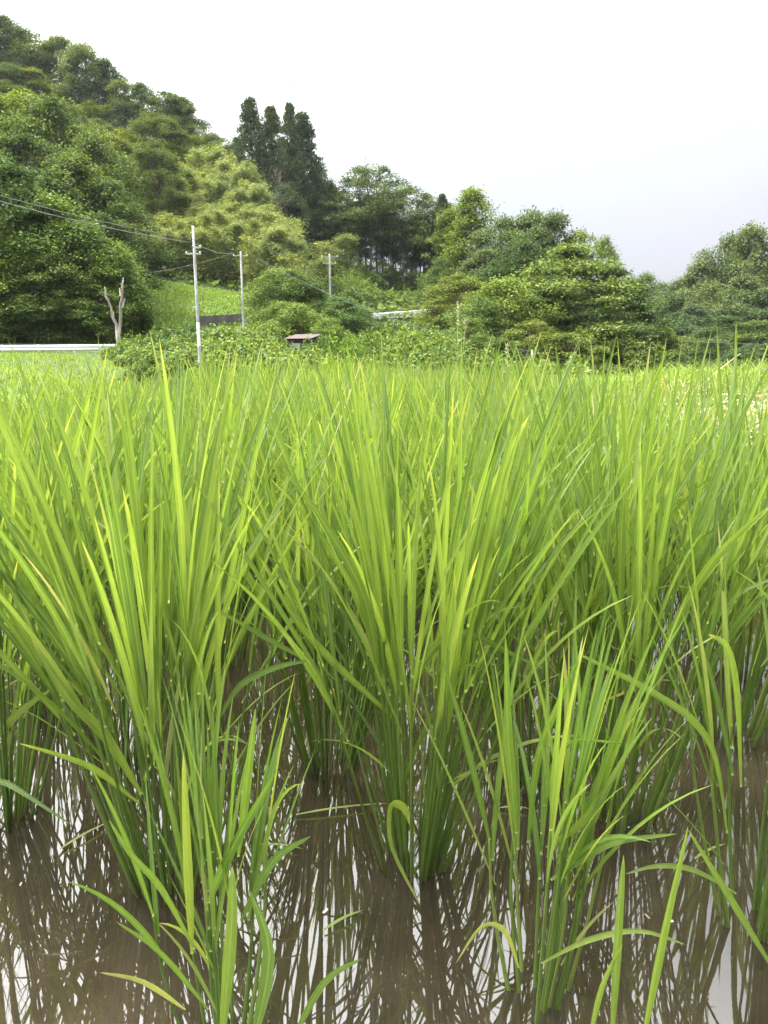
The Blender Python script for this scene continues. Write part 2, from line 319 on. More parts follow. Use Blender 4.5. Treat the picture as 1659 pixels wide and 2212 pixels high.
def sheet(name, x0, x1, y0, y1, z, mat, label, n=2):
    xs = np.linspace(x0, x1, n); ys = np.linspace(y0, y1, n); X, Y = np.meshgrid(xs, ys)
    v = np.c_[X.ravel(), Y.ravel(), np.full(X.size, z)]; i = np.arange((n - 1) ** 2); r = i // (n - 1) * n + i % (n - 1)
    return tag(link(name, mesh_np(name, v, np.c_[r, r + 1, r + n + 1, r + n], mat, True)), label, None, None, 'structure')
sheet('paddy_mud', -12, 1.5, -4, 8.0, -0.055, M['mud'], 'brown mud bed of the flooded rice paddy')
sheet('paddy_water', -12, 1.5, -4, 8.0, 0.0, M['water'], 'still murky brown water of the flooded rice paddy')

# ------------------------------------------------------------------ leaf-card builders for trees and thickets
rng = np.random.default_rng(11)
def unit(v): return v / np.maximum(np.linalg.norm(v, axis=-1, keepdims=True), 1e-9)
def cards(c, d, n, L, Wd, fold=0.18):
    """one folded two-triangle leaf per row: c base, d long axis, n upper normal"""
    d = unit(d); s = unit(np.cross(d, n)); n = np.cross(s, d)
    L = np.asarray(L)[:, None]; Wd = np.asarray(Wd)[:, None]
    b = c; tip = c + d * L; mid = c + d * L * .45
    l = mid - s * Wd * .5 + n * Wd * fold; r = mid + s * Wd * .5 + n * Wd * fold
    v = np.stack([b, r, tip, l], 1).reshape(-1, 3); i = np.arange(len(c)) * 4
    f = np.concatenate([np.c_[i, i + 1, i + 2], np.c_[i, i + 2, i + 3]])
    return v, f
def join(parts):
    vs, fs, o = [], [], 0
    for v, f in parts: vs.append(v); fs.append(f + o); o += len(v)
    return np.concatenate(vs), np.concatenate(fs)

def clump_leaves(R, ctr, rad, n, L, Wd, squash=.5, droop=.25):
    """leaves on the upper shell of a flattened clump, roughly level, tips hanging outwards"""
    u = unit(R.normal(size=(n, 3))); u[:, 2] = np.abs(u[:, 2]) * R.choice([1, 1, 1, 1, -.35], n)
    rr = (rad * R.uniform(.12, 1.0, n) ** .5 * (1 + .22 * R.normal(size=n)))[:, None]      # no hard rim
    c = ctr + u * rr * np.array([1, 1, squash])
    out = u * np.array([1, 1, .3]); d = out + R.normal(size=(n, 3)) * .45; d[:, 2] -= droop
    nn = np.array([0, 0, 1.1]) + u * .45 + R.normal(size=(n, 3)) * .3
    return cards(c, d, nn, R.uniform(.75, 1.25, n) * L, R.uniform(.75, 1.25, n) * Wd)

TREE = {}
def make_broad(key, seed, H=10., rad=4., base=.12, nclump=70, nleaf=290, L=.23, Wd=.15, mat='broad', tier=False, crown_pow=1., trunk='bark', csize=1.08, lean=0, trunk_thin=False):
    R = np.random.default_rng(seed); parts = []; ctrs = []
    nclump = int(nclump * 1.45); nleaf = int(nleaf * .68)
    for i in range(nclump):
        h = R.uniform(0, 1)
        if tier: h = (round(h * 7) + R.normal() * .3) / 7; h = min(max(h, 0), 1)
        prof = (math.sin(math.pi * min(1, (.12 + .88 * h)) ** .85) ** .6) if crown_pow == 1 else (1 - h) ** crown_pow * .95 + .08
        a = R.uniform(0, 2 * math.pi); q = R.uniform(.25, 1) ** .5
        lob = 1 + .22 * math.sin(a * 2 + seed) + .15 * math.sin(a * 3 + 2 * seed + h * 5)
        r = rad * prof * q * lob
        z = H * (base + (1 - base) * h) - .35
        c = np.array([math.cos(a) * r + lean * h, math.sin(a) * r, z]); ctrs.append(c)
        s = csize * R.uniform(.45, 1.45) * (1 - .3 * h)
        parts.append(clump_leaves(R, c, s, int(nleaf * (s / csize) ** 1.5) + 12, L, Wd, .46 if tier else .78))
    v, f = join(parts); cm = mesh_np(key + '_crown', v, f, M[mat])
    b = MB(); tr = (.0085 if trunk_thin else .022) * H
    pts = [(math.sin(seed + k) * .12 * k * .3 + lean * k / 8 * .8, math.cos(seed * 2 + k) * .1 * k * .3, H * .86 * k / 7 - (.4 if k == 0 else 0)) for k in range(8)]
    b.tube(pts, [tr * (1.25 - k * .16) for k in range(8)], 7)
    for c in ctrs[::5]:
        k = int(min(6, max(1, (c[2] - 1.2) / (H * .86) * 7))); p0 = Vector(pts[k]) * .6 + Vector(pts[k - 1]) * .4; c = Vector(c)
        mid = p0.lerp(c, .5) + Vector((0, 0, -.15)); b.tube([p0, mid, c], [tr * .38, tr * .24, tr * .08], 5)
    m = bpy.data.meshes.new(key + '_trunk'); m.from_pydata([tuple(x) for x in b.v], [], b.f); m.materials.append(M[trunk])
    TREE[key] = (H, rad, m, cm)

def make_cedar(key, seed, H=22., rad=3.6):
    R = np.random.default_rng(seed); parts = []; b = MB()
    b.tube([(0, 0, -.5 + k * H / 8) for k in range(9)], [.3 * (1 - k / 8.5) + .02 for k in range(9)], 7)
    for i in range(470):
        h = R.uniform(0, 1) ** 1.15; z = H * (.2 + .79 * h); r = rad * (1 - h) ** .72 * (.72 + .38 * abs(math.sin(i * 1.7))) + .12
        a = R.uniform(0, 6.283); q = R.uniform(.45, 1)
        tip = np.array([math.cos(a) * r * q, math.sin(a) * r * q, z + .35 * q]); s = R.uniform(.45, .8) * (1 - .3 * h)
        n = int(62 * s); u = unit(R.normal(size=(n, 3))); c = tip + u * s * np.array([.75, .75, .85])
        d = u * .6 + np.array([0, 0, .75]) + R.normal(size=(n, 3)) * .3
        parts.append(cards(c, d, u + R.normal(size=(n, 3)) * .4, R.uniform(.25, .5, n), R.uniform(.10, .2, n)))
        if i % 2 == 0: b.tube([(0, 0, z - .5), tuple(tip)], [.05, .02], 4, False)
    v, f = join(parts); cm = mesh_np(key + '_crown', v, f, M['cedar'])
    m = bpy.data.meshes.new(key + '_trunk'); m.from_pydata([tuple(x) for x in b.v], [], b.f); m.materials.append(M['bark'])
    TREE[key] = (H, rad, m, cm)

def make_bamboo(key, seed, H=11.):
    R = np.random.default_rng(seed); b = MB(); parts = []; a0 = R.uniform(0, 6.283); bend = R.uniform(.8, 2.0)
    def cl(s):  # the culm bows over near its tip
        o = bend * s ** 3.2; return np.array([math.cos(a0) * o, math.sin(a0) * o, H * (s - .10 * s ** 5)])
    b.tube([tuple(cl(k / 12) - (0, 0, .3 if k == 0 else 0)) for k in range(13)], [.055 * (1 - .07 * k) for k in range(13)], 6)
    n = 4200
    br = R.integers(0, 70, n); ba = R.uniform(0, 6.283, 70)[br]; bs = R.uniform(.16, .98, 70)[br]      # leaves gather loosely along side branches
    s_ = np.clip(bs + R.normal(size=n) * .03, .12, 1); P_ = np.array([cl(x) for x in s_]); a = ba + R.normal(size=n) * .45
    rr_ = (1.35 * (1 - s_) ** .5 + .25) * np.abs(R.normal(size=n)) * .62
    c = P_ + np.c_[np.cos(a) * rr_, np.sin(a) * rr_, .55 * rr_ - .22 * rr_ ** 2 + R.normal(size=n) * .26]
    d = np.c_[np.cos(a), np.sin(a), np.zeros(n)] * .7 + R.normal(size=(n, 3)) * .35 + np.array([0, 0, -.35])
    parts.append(cards(c, d, np.array([0, -.15, .9]) + R.normal(size=(n, 3)) * .5, R.uniform(.22, .42, n), R.uniform(.045, .085, n)))
    v, f = join(parts); cm = mesh_np(key + '_crown', v, f, M['bamboo'])
    m = bpy.data.meshes.new(key + '_culm'); m.from_pydata([tuple(x) for x in b.v], [], b.f); m.materials.append(M['culm'])
    TREE[key] = (H, 1.6, m, cm)

def make_mound(key, seed, mat='kudzu', rad=3., H=2.4, n=3600, L=.26, Wd=.25):
    """vine-smothered mound: tiers of broad leaves over tangled stems"""
    R = np.random.default_rng(seed); a = R.uniform(0, 6.283, n); q = np.sqrt(R.uniform(0, 1, n)); sh = R.choice([1., 1., .9, .78, .6], n)
    def top(x, y):
        r = np.sqrt(x * x + y * y) / rad; th = np.arctan2(y, x)
        e = 1 + .16 * np.sin(3 * th + seed) + .1 * np.sin(5 * th + seed * 2)
        dome = np.sqrt(np.clip(1 - (r / e) ** 2, 0.0, 1))
        lump = .8 + .16 * np.sin(x * 2.1 + seed) * np.cos(y * 2.3 + seed * .7) + .1 * np.sin(x * 4.3 + y * 3.7 + seed)
        return H * dome * lump
    g_ = n // 7; idx = R.integers(0, g_, n)      # leaves hang together in sprays
    x = (np.cos(a) * q)[idx] * rad * 1.05 + R.normal(size=n) * .17; y = (np.sin(a) * q)[idx] * rad * 1.05 + R.normal(size=n) * .17
    z = top(x, y) * sh[idx] + R.normal(size=g_)[idx % g_] * .14 + R.normal(size=n) * .035
    e = .12; nx = -(top(x + e, y) - top(x - e, y)) / (2 * e); ny = -(top(x, y + e) - top(x, y - e)) / (2 * e)
    nn = unit(np.c_[np.clip(nx, -1.6, 1.6), np.clip(ny, -1.6, 1.6), np.ones(n)])
    d = np.c_[nn[:, 0], nn[:, 1], -.35 * np.ones(n)] + R.normal(size=(n, 3)) * .55
    v, f = cards(np.c_[x, y, np.maximum(z, .02)], d, nn * .5 + np.array([0, 0, .75]) + R.normal(size=(g_, 3))[idx] * .2 + R.normal(size=(n, 3)) * .14, R.uniform(.7, 1.25, n) * L, R.uniform(.75, 1.2, n) * Wd, .12)
    cm = mesh_np(key + '_foliage', v, f, M[mat]); b = MB()
    for i in range(16):
        a0 = R.uniform(0, 6.283); r = rad * R.uniform(.1, .8); p = (math.cos(a0) * r, math.sin(a0) * r); zt = float(top(np.array([p[0]]), np.array([p[1]]))[0])
        b.tube([(p[0] * .5, p[1] * .5, -.3), (p[0] * .7 + .1, p[1] * .7, zt * .5), (p[0], p[1], zt * .92)], [.04, .03, .012], 4)
    m = bpy.data.meshes.new(key + '_stems'); m.from_pydata([tuple(x) for x in b.v], [], b.f); m.materials.append(M['bark'])
    TREE[key] = (H, rad, m, cm)

for i in range(4): make_broad(f'broad{i}', 3 + i, nclump=80)
for i in range(2): make_broad(f'olive{i}', 23 + i, mat='broad_olive', nclump=75)
for i in range(2): make_broad(f'blue{i}', 33 + i, mat='broad_blue', base=.08, nclump=95, L=.24, Wd=.16)
for i in range(2): make_broad(f'light{i}', 43 + i, mat='light', base=.18, nclump=60)
for i in range(2): make_broad(f'tier{i}', 53 + i, mat='broad', tier=True, rad=5.2, base=.1, nclump=110, nleaf=320, csize=1.35)
for i in range(2): make_broad(f'cone{i}', 63 + i, mat='light', base=.2, crown_pow=.7, rad=3.2, nclump=70)
for i in range(3): make_broad(f'slim{i}', 73 + i, mat='broad_blue', H=14, rad=2.3, base=.42, nclump=30, nleaf=190, csize=.95, trunk='bark_grey' if i == 2 else 'bark', lean=.5 * (i - 1), trunk_thin=True)
for i in range(3): make_broad(f'draped{i}', 83 + i, mat='kudzu', base=.02, nclump=115, nleaf=220, L=.21, Wd=.19, rad=4.2, csize=1.2)
for i in range(3): make_cedar(f'cedar{i}', 93 + i)
for i in range(5): make_bamboo(f'bamboo{i}', 103 + i)
for i in range(4): make_mound(f'mound{i}', 113 + i, n=9000, L=.19, Wd=.17)
for i in range(2): make_mound(f'brightmound{i}', 123 + i, 'kudzu_bright', n=3000, L=.2, Wd=.19)

RNG = random.Random(5)
PN = {'bamboo': ('bamboo', 'culm', 'foliage', 'bamboo'), 'cedar': ('cedar_tree', 'trunk', 'crown', 'tree'), 'mound': ('kudzu_thicket', 'stems', 'foliage', 'shrub'),
      'brightmound': ('kudzu_thicket', 'stems', 'foliage', 'shrub'), 'draped': ('vine_draped_tree', 'trunk', 'crown', 'tree'), 'slim': ('slender_tree', 'trunk', 'crown', 'tree')}
def plant(kind, px, py, Y, width, label, group=None, sink=.2, hmin=1.0):
    """a plant whose top shows at the given place, rooted on the terrain at distance Y"""
    p = at(px, py, Y); g = hz(p.x, Y) - sink; h = max(p.z - g, hmin, width * (1.9 if kind == 'bamboo' else .3 if 'mound' in kind else .85)); g = p.z - h      # on steep ground the foot sits lower down the slope
    keys = [k for k in TREE if k.rstrip('0123456789') == kind]; key = RNG.choice(keys); H, R0, tm, cm = TREE[key]
    nm, tn, cn, cat = PN.get(kind, ('broadleaf_tree', 'trunk', 'crown', 'tree'))
    o = empty(nm, (p.x, Y, g), RNG.uniform(0, 6.283)); s = width / (2 * R0); o.scale = (s, s, h / H * 1.0)
    tag(o, label, cat, group)
    link(tn, tm, o); c = link(cn, cm, o); c['kind'] = 'stuff'
    return o

# ------------------------------------------------------------------ road, guard rails, retaining wall, terrace field
def strip(name, pts, wid, mat, label, dz=.05):
    v = []; f = []
    for i, (x, y) in enumerate(pts):
        t = Vector((pts[min(i + 1, len(pts) - 1)][0] - pts[max(i - 1, 0)][0], pts[min(i + 1, len(pts) - 1)][1] - pts[max(i - 1, 0)][1], 0)).normalized(); s = Vector((-t.y, t.x, 0))
        z = max(hz(x, y), hz(x + s.x * wid / 2, y + s.y * wid / 2), hz(x - s.x * wid / 2, y - s.y * wid / 2)) + dz
        for q in (-.5, .5): v.append((x + s.x * wid * q, y + s.y * wid * q, z))
        for q in (.5, -.5): v.append((x + s.x * wid * q, y + s.y * wid * q, z - .6))
    for i in range(len(pts) - 1):
        a = i * 4
        for k in range(4): f.append((a + k, a + (k + 1) % 4, a + 4 + (k + 1) % 4, a + 4 + k))
    m = bpy.data.meshes.new(name); m.from_pydata(v, [], f); m.materials.append(mat)
    return tag(link(name, m), label, None, None, 'structure')
def smooth_path(P, n=8):
    P = [Vector(p) for p in P]; out = []
    for i in range(len(P) - 1):
        p0, p1, p2, p3 = P[max(i - 1, 0)], P[i], P[i + 1], P[min(i + 2, len(P) - 1)]
        for k in range(n):
            t = k / n; out.append(.5 * ((2 * p1) + (p2 - p0) * t + (2 * p0 - 5 * p1 + 4 * p2 - p3) * t * t + (3 * p1 - p0 - 3 * p2 + p3) * t ** 3))
    out.append(P[-1]); return out
road = [(p.x, p.y) for p in smooth_path([(-60, 47, 0), (-40, 47.5, 0), (-26, 48, 0), (-17, 51, 0), (-13.5, 58, 0), (-9, 66, 0), (-3, 75, 0), (3, 81.5, 0), (8, 84, 0), (14, 88, 0)], 6)]
strip('road', road, 3.4, M['asphalt'], 'narrow asphalt lane curving up past the hollow')

def guard_rail(pts, label):
    o = empty('guard_rail', pts[0])
    tag(o, label, 'guard rail', 'white guard rails along the lane')
    o0 = Vector(pts[0]); P = [Vector(p) - o0 for p in pts]
    prof = [(.0, -.17), (.045, -.12), (.045, -.05), (.0, -.015), (.0, .015), (.045, .05), (.045, .12), (.0, .17)]
    v = []; f = []
    for i, p in enumerate(P):
        t = (P[min(i + 1, len(P) - 1)] - P[max(i - 1, 0)]).normalized(); s = Vector((t.y, -t.x, 0))
        for a, b in prof: v.append(p + s * a + Vector((0, 0, .55 + b)))
        for a, b in reversed(prof): v.append(p + s * (a - .012) + Vector((0, 0, .55 + b)))
    n = len(prof) * 2
    for i in range(len(P) - 1):
        for k in range(n): f.append((i * n + k, i * n + (k + 1) % n, (i + 1) * n + (k + 1) % n, (i + 1) * n + k))
    m = bpy.data.meshes.new('beam'); m.from_pydata([tuple(x) for x in v], [], f); m.materials.append(M['white_paint']); link('beam', m, o)
    d = 0.
    post = None
    for i in range(len(P) - 1):
        d += (P[i + 1] - P[i]).length
        if d > 2.0:
            d = 0; p = P[i]
            if post is None:
                b = MB().tube([(0, 0, -.5), (0, 0, .3), (0, 0, .74)], .055, 8); post = b.build('post', M['white_paint'], o); q = post
            else:
                q = post.copy(); COL.objects.link(q); q.parent = o
            q.location = p + Vector((0, .1, 0))
rl = []
for k in range(33):
    px = -140 + k * 13; Y = 45.0 + (max(0, px - 150) / 130) ** 2 * 2.2
    c = at(px, 747 - (k / 33) * 3, Y); rl.append((c.x, Y, c.z - .72))
guard_rail(rl, 'long white guard rail above the grassy bank beside the dead trunk')
rr = []
for k in range(22):
    f_ = k / 21; px = 790 + 160 * f_; c = at(px, 679 - 13 * f_, 78 + 6 * f_); rr.append((c.x, c.y, c.z - .72))
guard_rail(rr, 'short white guard rail among kudzu below the ridge trees')

w0, w1 = at(425, 690, 64), at(535, 683, 67.5)
o = empty('retaining_wall', (w0.x, w0.y, 0)); tag(o, 'dark grey concrete retaining wall below the grass terrace', 'wall')
b = MB(); n = 9
dv = (w1 - w0)
for k in range(n):   # cast panels with open joints
    a, c = w0 + dv * (k / n) - w0, w0 + dv * ((k + .97) / n) - w0
    pb = MB(); th = Vector((-.06 * dv.y, .06 * dv.x, 0)).normalized() * .35
    zt = .25 + w0.z + (w1.z - w0.z) * k / n; zb = min(hz(w0.x + a.x, w0.y + a.y), zt - 1.2) - .4
    vs = [(a.x, a.y, zb), (c.x, c.y, zb), (c.x + th.x, c.y + th.y, zb), (a.x + th.x, a.y + th.y, zb)]
    pb.v = [Vector(q) for q in vs] + [Vector((q[0], q[1], zt)) for q in vs]
    pb.f = [(0, 3, 2, 1), (4, 5, 6, 7), (0, 1, 5, 4), (1, 2, 6, 5), (2, 3, 7, 6), (3, 0, 4, 7)]
    pb.build('panel', M['wall'], o, False)

# ------------------------------------------------------------------ grass on the banks
def blades(name, P, Hh, Wd, mat, label, cat, lean=.5, seed=1, segs=2, group=None):
    """each blade: a bent two-piece strip; P (n,3) roots"""
    R = np.random.default_rng(seed); n = len(P); a = R.uniform(0, 6.283, n); dr = np.c_[np.cos(a), np.sin(a), np.zeros(n)]
    sd = np.c_[-np.sin(a), np.cos(a), np.zeros(n)] * 1.0; h = (Hh * R.uniform(.5, 1.2, n))[:, None]; w = (Wd * R.uniform(.7, 1.2, n))[:, None]; ln = (lean * R.uniform(.2, 1.3, n))[:, None] * h
    z = np.array([0, 0, 1.])
    p1 = P + z * h * .6 + dr * ln * .35; p2 = P + z * h * (1 - .25 * lean) + dr * ln
    v = np.stack([P - sd * w * .5, P + sd * w * .5, p1 + sd * w * .4, p1 - sd * w * .4, p2], 1).reshape(-1, 3); i = np.arange(n) * 5
    f = np.concatenate([np.c_[i, i + 1, i + 2], np.c_[i, i + 2, i + 3], np.c_[i + 3, i + 2, i + 4]])
    return tag(link(name, mesh_np(name, v, f, mat)), label, cat, group, 'stuff')
R = np.random.default_rng(77)
def scatter(n, x0, x1, y0, y1, keep=None, clump=0):
    x = R.uniform(x0, x1, n); y = R.uniform(y0, y1, n)
    if keep is not None: k = keep(x, y); x, y = x[k], y[k]
    return np.c_[x, y, hgt_np(x, y) - .02]
P = scatter(110000, -30, -1.5, 5, 47, lambda x, y: (y > edge(x) + .5) & (x < -.10 * y - 1.2 + .6 * np.sin(y)) & (x > -.62 * y - 2) & (np.random.default_rng(4).uniform(0, 1, len(x)) < np.clip(22 / y, .35, 1)))
blades('bank_grass', P, .17, .028, M['grass'], 'bright green grass on the bank below the long guard rail', 'grass', .7, 2)
P = scatter(26000, -30, -8, 60, 82, lambda x, y: (y > 63 + (x + 19) * .5) & (x < -11 + (y - 68) * .1))
blades('terrace_grass', P, .32, .12, M['lawn'], 'low green growth on the terrace above the retaining wall', 'grass', .8, 3)
P = scatter(16000, -3, 7, 7.6, 14)
blades('weeds', P, .34, .014, M['grass'], 'mixed green weeds on the bund behind the paddy', 'grass', .8, 5)
# undergrowth over the wooded slopes
def undergrowth():
    RR = np.random.default_rng(8); n = 60000
    x = RR.uniform(-75, 75, n); y = RR.uniform(42, 150, n); k = (np.abs(x) < .62 * y + 6) & ~((x < -.12 * y - 1) & (y < 50)) & ~((y > 57) & (y < 82) & (x > -30) & (x < -8))
    x, y = x[k], y[k]; n = len(x); z = hgt_np(x, y) + RR.uniform(.05, .9, n)
    nn = np.array([0, 0, 1.]) + RR.normal(size=(n, 3)) * .4
    return mesh_np('undergrowth', *cards(np.c_[x, y, z], RR.normal(size=(n, 3)) + np.array([0, -.4, -.2]), nn, RR.uniform(.35, .9, n), RR.uniform(.3, .7, n)), M['broad'])
tag(link('undergrowth', undergrowth()), 'dark green undergrowth covering the wooded slopes', 'undergrowth', None, 'stuff')

# ------------------------------------------------------------------ right-hand and rear bunds of the paddy
def bund(name, path, width, label):
    v = []; f = []; prof = [(-.5, -.45), (-.36, .55), (-.2, .92), (.0, 1.0), (.2, .95), (.5, .75)]
    for i, (x, y, top) in enumerate(path):
        t = Vector((path[min(i + 1, len(path) - 1)][0] - path[max(i - 1, 0)][0], path[min(i + 1, len(path) - 1)][1] - path[max(i - 1, 0)][1], 0)).normalized(); s = Vector((t.y, -t.x, 0))
        for a, b in prof:
            wob = .05 * math.sin(i * 1.7 + a * 9); v.append((x + s.x * width * a, y + s.y * width * a + wob, max(top * b, -.3) + wob * .6))
    n = len(prof)
    for i in range(len(path) - 1):
        for k in range(n - 1): f.append((i * n + k, i * n + k + 1, (i + 1) * n + k + 1, (i + 1) * n + k))
    m = bpy.data.meshes.new(name); m.from_pydata(v, [], f); m.materials.append(M['ground']); m.polygons.foreach_set('use_smooth', np.ones(len(f), dtype=bool))
    return tag(link(name, m), label, None, None, 'structure')
bund('earth_bund', [(2.7, 12.5 - k, float(np.interp(12.5 - k, [0, 4, 6, 8, 12], [.42, .46, .46, .28, .1]))) for k in range(17)][::-1], 2.9, 'earth bund heaped with dry straw beside the paddy')
bund('rear_bund', [(x_, float(edge(x_)) + .5 + .05 * math.sin(x_ * 3), .26) for x_ in np.linspace(-6.5, 4, 30)], .9, 'low earth bund behind the paddy')
def bund_pts(n, RR, x0=1.45, x1=4.0, y0=1.2, y1=11.5):
    x = RR.uniform(x0, x1, n); y = RR.uniform(y0, y1, n); a = np.clip((x - 2.7) / 2.9, -.5, .5)
    top = np.interp(y, [0, 4, 6, 8, 12], [.42, .46, .46, .28, .1])
    return np.c_[x, y, top * np.interp(a, [-.5, -.36, -.2, 0, .2, .5], [-.45, .55, .92, 1, .95, .75])]
def straw():
    RR = np.random.default_rng(15); n = 9000; c = bund_pts(n, RR, 1.75, 4.0, 1.5, 6.2); c[:, 2] += RR.uniform(0, .12, n) + .07 * np.sin(c[:, 0] * 5) * np.cos(c[:, 1] * 4)
    a = RR.uniform(0, 6.283, n); d = np.c_[np.cos(a), np.sin(a), RR.normal(size=n) * .22]; L = RR.uniform(.12, .38, n)[:, None]; w = RR.uniform(.004, .010, n)[:, None]
    s = unit(np.cross(d, np.array([0, 0, 1.]) + RR.normal(size=(n, 3)) * .5)); z = np.array([0, 0, 1.])
    m_ = c + d * L * .5 + z * L * RR.uniform(.02, .16, n)[:, None]; e_ = c + d * L
    v = np.stack([c - s * w / 2, c + s * w / 2, m_ + s * w / 2, m_ - s * w / 2, e_ + s * w / 3, e_ - s * w / 3], 1).reshape(-1, 3); i = np.arange(n) * 6
    return mesh_np('straw', v, np.concatenate([np.c_[i, i + 1, i + 2, i + 3], np.c_[i + 3, i + 2, i + 4, i + 5]]), M['straw'])
tag(link('straw', straw()), 'pale dry cut grass strewn over the bund beside the paddy', 'straw', None, 'stuff')
RR = np.random.default_rng(19)
P = bund_pts(24000, RR, 1.3, 4.0, 1.2, 11.5); P = P[(np.sin(P[:, 0] * 2.3 + P[:, 1] * 1.7) + RR.normal(size=len(P)) * .7 > .35) | (P[:, 0] < 1.8) | (P[:, 1] > 5.2)]
blades('bund_grass', P, .40, .009, M['grass'], 'fresh green grass growing through the straw on the bund', 'grass', .9, 6)
xg = RR.uniform(-5.5, 3.6, 9000); P = np.c_[xg, edge(xg) + RR.uniform(.2, .9, 9000), np.full(9000, .2)]
blades('rear_bund_grass', P, .42, .009, M['grass'], 'green grass on the bund behind the rice rows', 'grass', .7, 7)

# ------------------------------------------------------------------ trees
g = 'trees in the dark grove by the guard rail'
for (px, py, Y, w, k, lab) in [
    (-60, 330, 53, 9, 'broad', None), (10, 352, 53, 9, 'broad', 'tall dark broadleaf tree at the edge of the grove behind the long guard rail'),
    (95, 412, 53, 8, 'draped', 'vine-covered tree with pale leafy top in the grove behind the guard rail'), (170, 478, 52, 7, 'draped', 'vine-covered tree on the falling edge of the grove'),
    (235, 520, 53, 6, 'draped', 'rounded vine-covered tree behind the dead trunk'), (262, 580, 54, 4, 'draped', 'small vine-covered tree between dead trunk and grass terrace'),
    (20, 515, 50, 7, 'draped', 'low pale-topped vine-covered tree just behind the long guard rail'), (120, 545, 50, 6, 'broad', None), (185, 600, 50, 5, 'draped', None),
    (50, 600, 49.6, 5, 'broad', None), (130, 640, 49.8, 4.5, 'broad', None), (210, 640, 51, 4.5, 'broad', None), (-20, 620, 49.6, 6, 'broad', None), (240, 640, 54, 4, 'broad', None)]:
    plant(k, px, py, Y, w, lab or 'dark bushy tree low in the grove behind the long guard rail', g)
g = 'broadleaf trees on the lower hillside'
for (px, py, Y, w, k) in [(-60, 170, 84, 12, 'broad'), (25, 200, 82, 12, 'light'), (110, 205, 80, 11, 'broad'), (195, 290, 77, 10, 'broad'), (60, 290, 70, 10, 'broad'), (155, 330, 69, 10, 'broad'),
                          (232, 385, 68, 8, 'broad'), (-10, 290, 70, 10, 'broad'), (220, 460, 63, 7, 'broad'), (100, 380, 64, 9, 'broad'), (312, 545, 86, 7, 'broad'), (330, 300, 98, 9, 'olive'), (345, 575, 86, 6, 'broad')]:
    plant(k, px, py, Y, w, 'pale-topped green tree standing high behind the dark grove' if k == 'light' else ('olive green tree among the bamboo on the hillside' if k == 'olive' else 'dark green broadleaf tree on the hillside above the dark grove'), g)
g = 'trees along the hill skyline'
for (px, py, Y, w, k) in [(-40, 30, 152, 14, 'blue'), (10, 38, 150, 12, 'blue'), (65, 62, 150, 12, 'olive'), (125, 82, 148, 12, 'blue'), (180, 95, 143, 11, 'blue'), (225, 130, 141, 9, 'blue'), (265, 172, 138, 7, 'olive'),
                          (305, 182, 136, 9, 'blue'), (350, 192, 133, 9, 'slim'), (390, 212, 131, 9, 'blue'), (425, 268, 128, 8, 'olive'), (465, 288, 126, 7, 'olive'), (375, 205, 132, 8, 'blue')]:
    plant(k, px, py, Y, w, 'olive tree on the skyline of the hill' if k == 'olive' else 'hazy blue-green tree on the skyline of the hill', g)
g = 'trees filling the upper hillside'
RNG.seed(8)
for r, (y0, Y, x0, x1, st) in enumerate([(120, 138, -40, 220, 62), (170, 126, -30, 300, 58), (230, 116, 90, 380, 58), (255, 118, 330, 470, 50), (165, 112, -40, 80, 60), (290, 104, 210, 330, 55)]):
    x = x0
    while x < x1:
        plant(RNG.choice(['olive', 'blue', 'broad', 'olive']), x, y0 + (x - x0) * .38 * (r != 4) + RNG.uniform(-15, 20), Y + RNG.uniform(-4, 4), RNG.uniform(8, 11), 'mixed green tree filling the upper hillside below the skyline', g)
        x += st * RNG.uniform(.8, 1.2)
g = 'bamboo grove on the hillside'
RNG.seed(12)
for i in range(170):
    px = RNG.uniform(262, 640); f_ = RNG.random()
    top = np.interp(px, [260, 330, 420, 500, 560, 640], [395, 350, 300, 310, 380, 470]); py = top + f_ * (560 - top) * .72
    Y = 112 - (py - 290) / 280 * 36
    plant('bamboo', px, py, Y + RNG.uniform(-2, 2), RNG.uniform(3.4, 4.8), 'yellow-green feathery bamboo in the grove on the hillside', g, hmin=6)
for px, py, Y in [(720, 490, 100), (705, 505, 99), (740, 500, 101), (612, 482, 84), (640, 520, 86), (665, 540, 88)]:
    plant('bamboo', px, py, Y, 4.0, 'pale bamboo standing out below the slender ridge trees', 'bamboo clumps below the ridge', hmin=6)
for px, py, Y, w, lab in [(540, 218, 112, 8.6, 'leftmost tall dark cedar rising above the bamboo'), (585, 236, 114, 8.2, 'middle tall cedar of the trio above the bamboo'), (625, 230, 111, 6.6, 'tall narrow cedar with pointed top beside its broader neighbour'),
                          (652, 250, 113, 9.6, 'rightmost broad-skirted tall cedar above the ridge'), (512, 300, 116, 6, 'short cedar half hidden behind the bamboo')]:
    plant('cedar', px, py, Y, w, lab, 'tall cedars above the bamboo')
for px, py, Y, w in [(690, 350, 114, 6), (712, 395, 115, 6), (672, 400, 112, 6), (610, 400, 108, 7), (575, 420, 106, 6)]:
    plant('blue', px, py, Y, w, 'dark leafy tree under the tall cedars', 'dark trees under the cedars')
g = 'slender trees on the ridge'
RNG.seed(21)
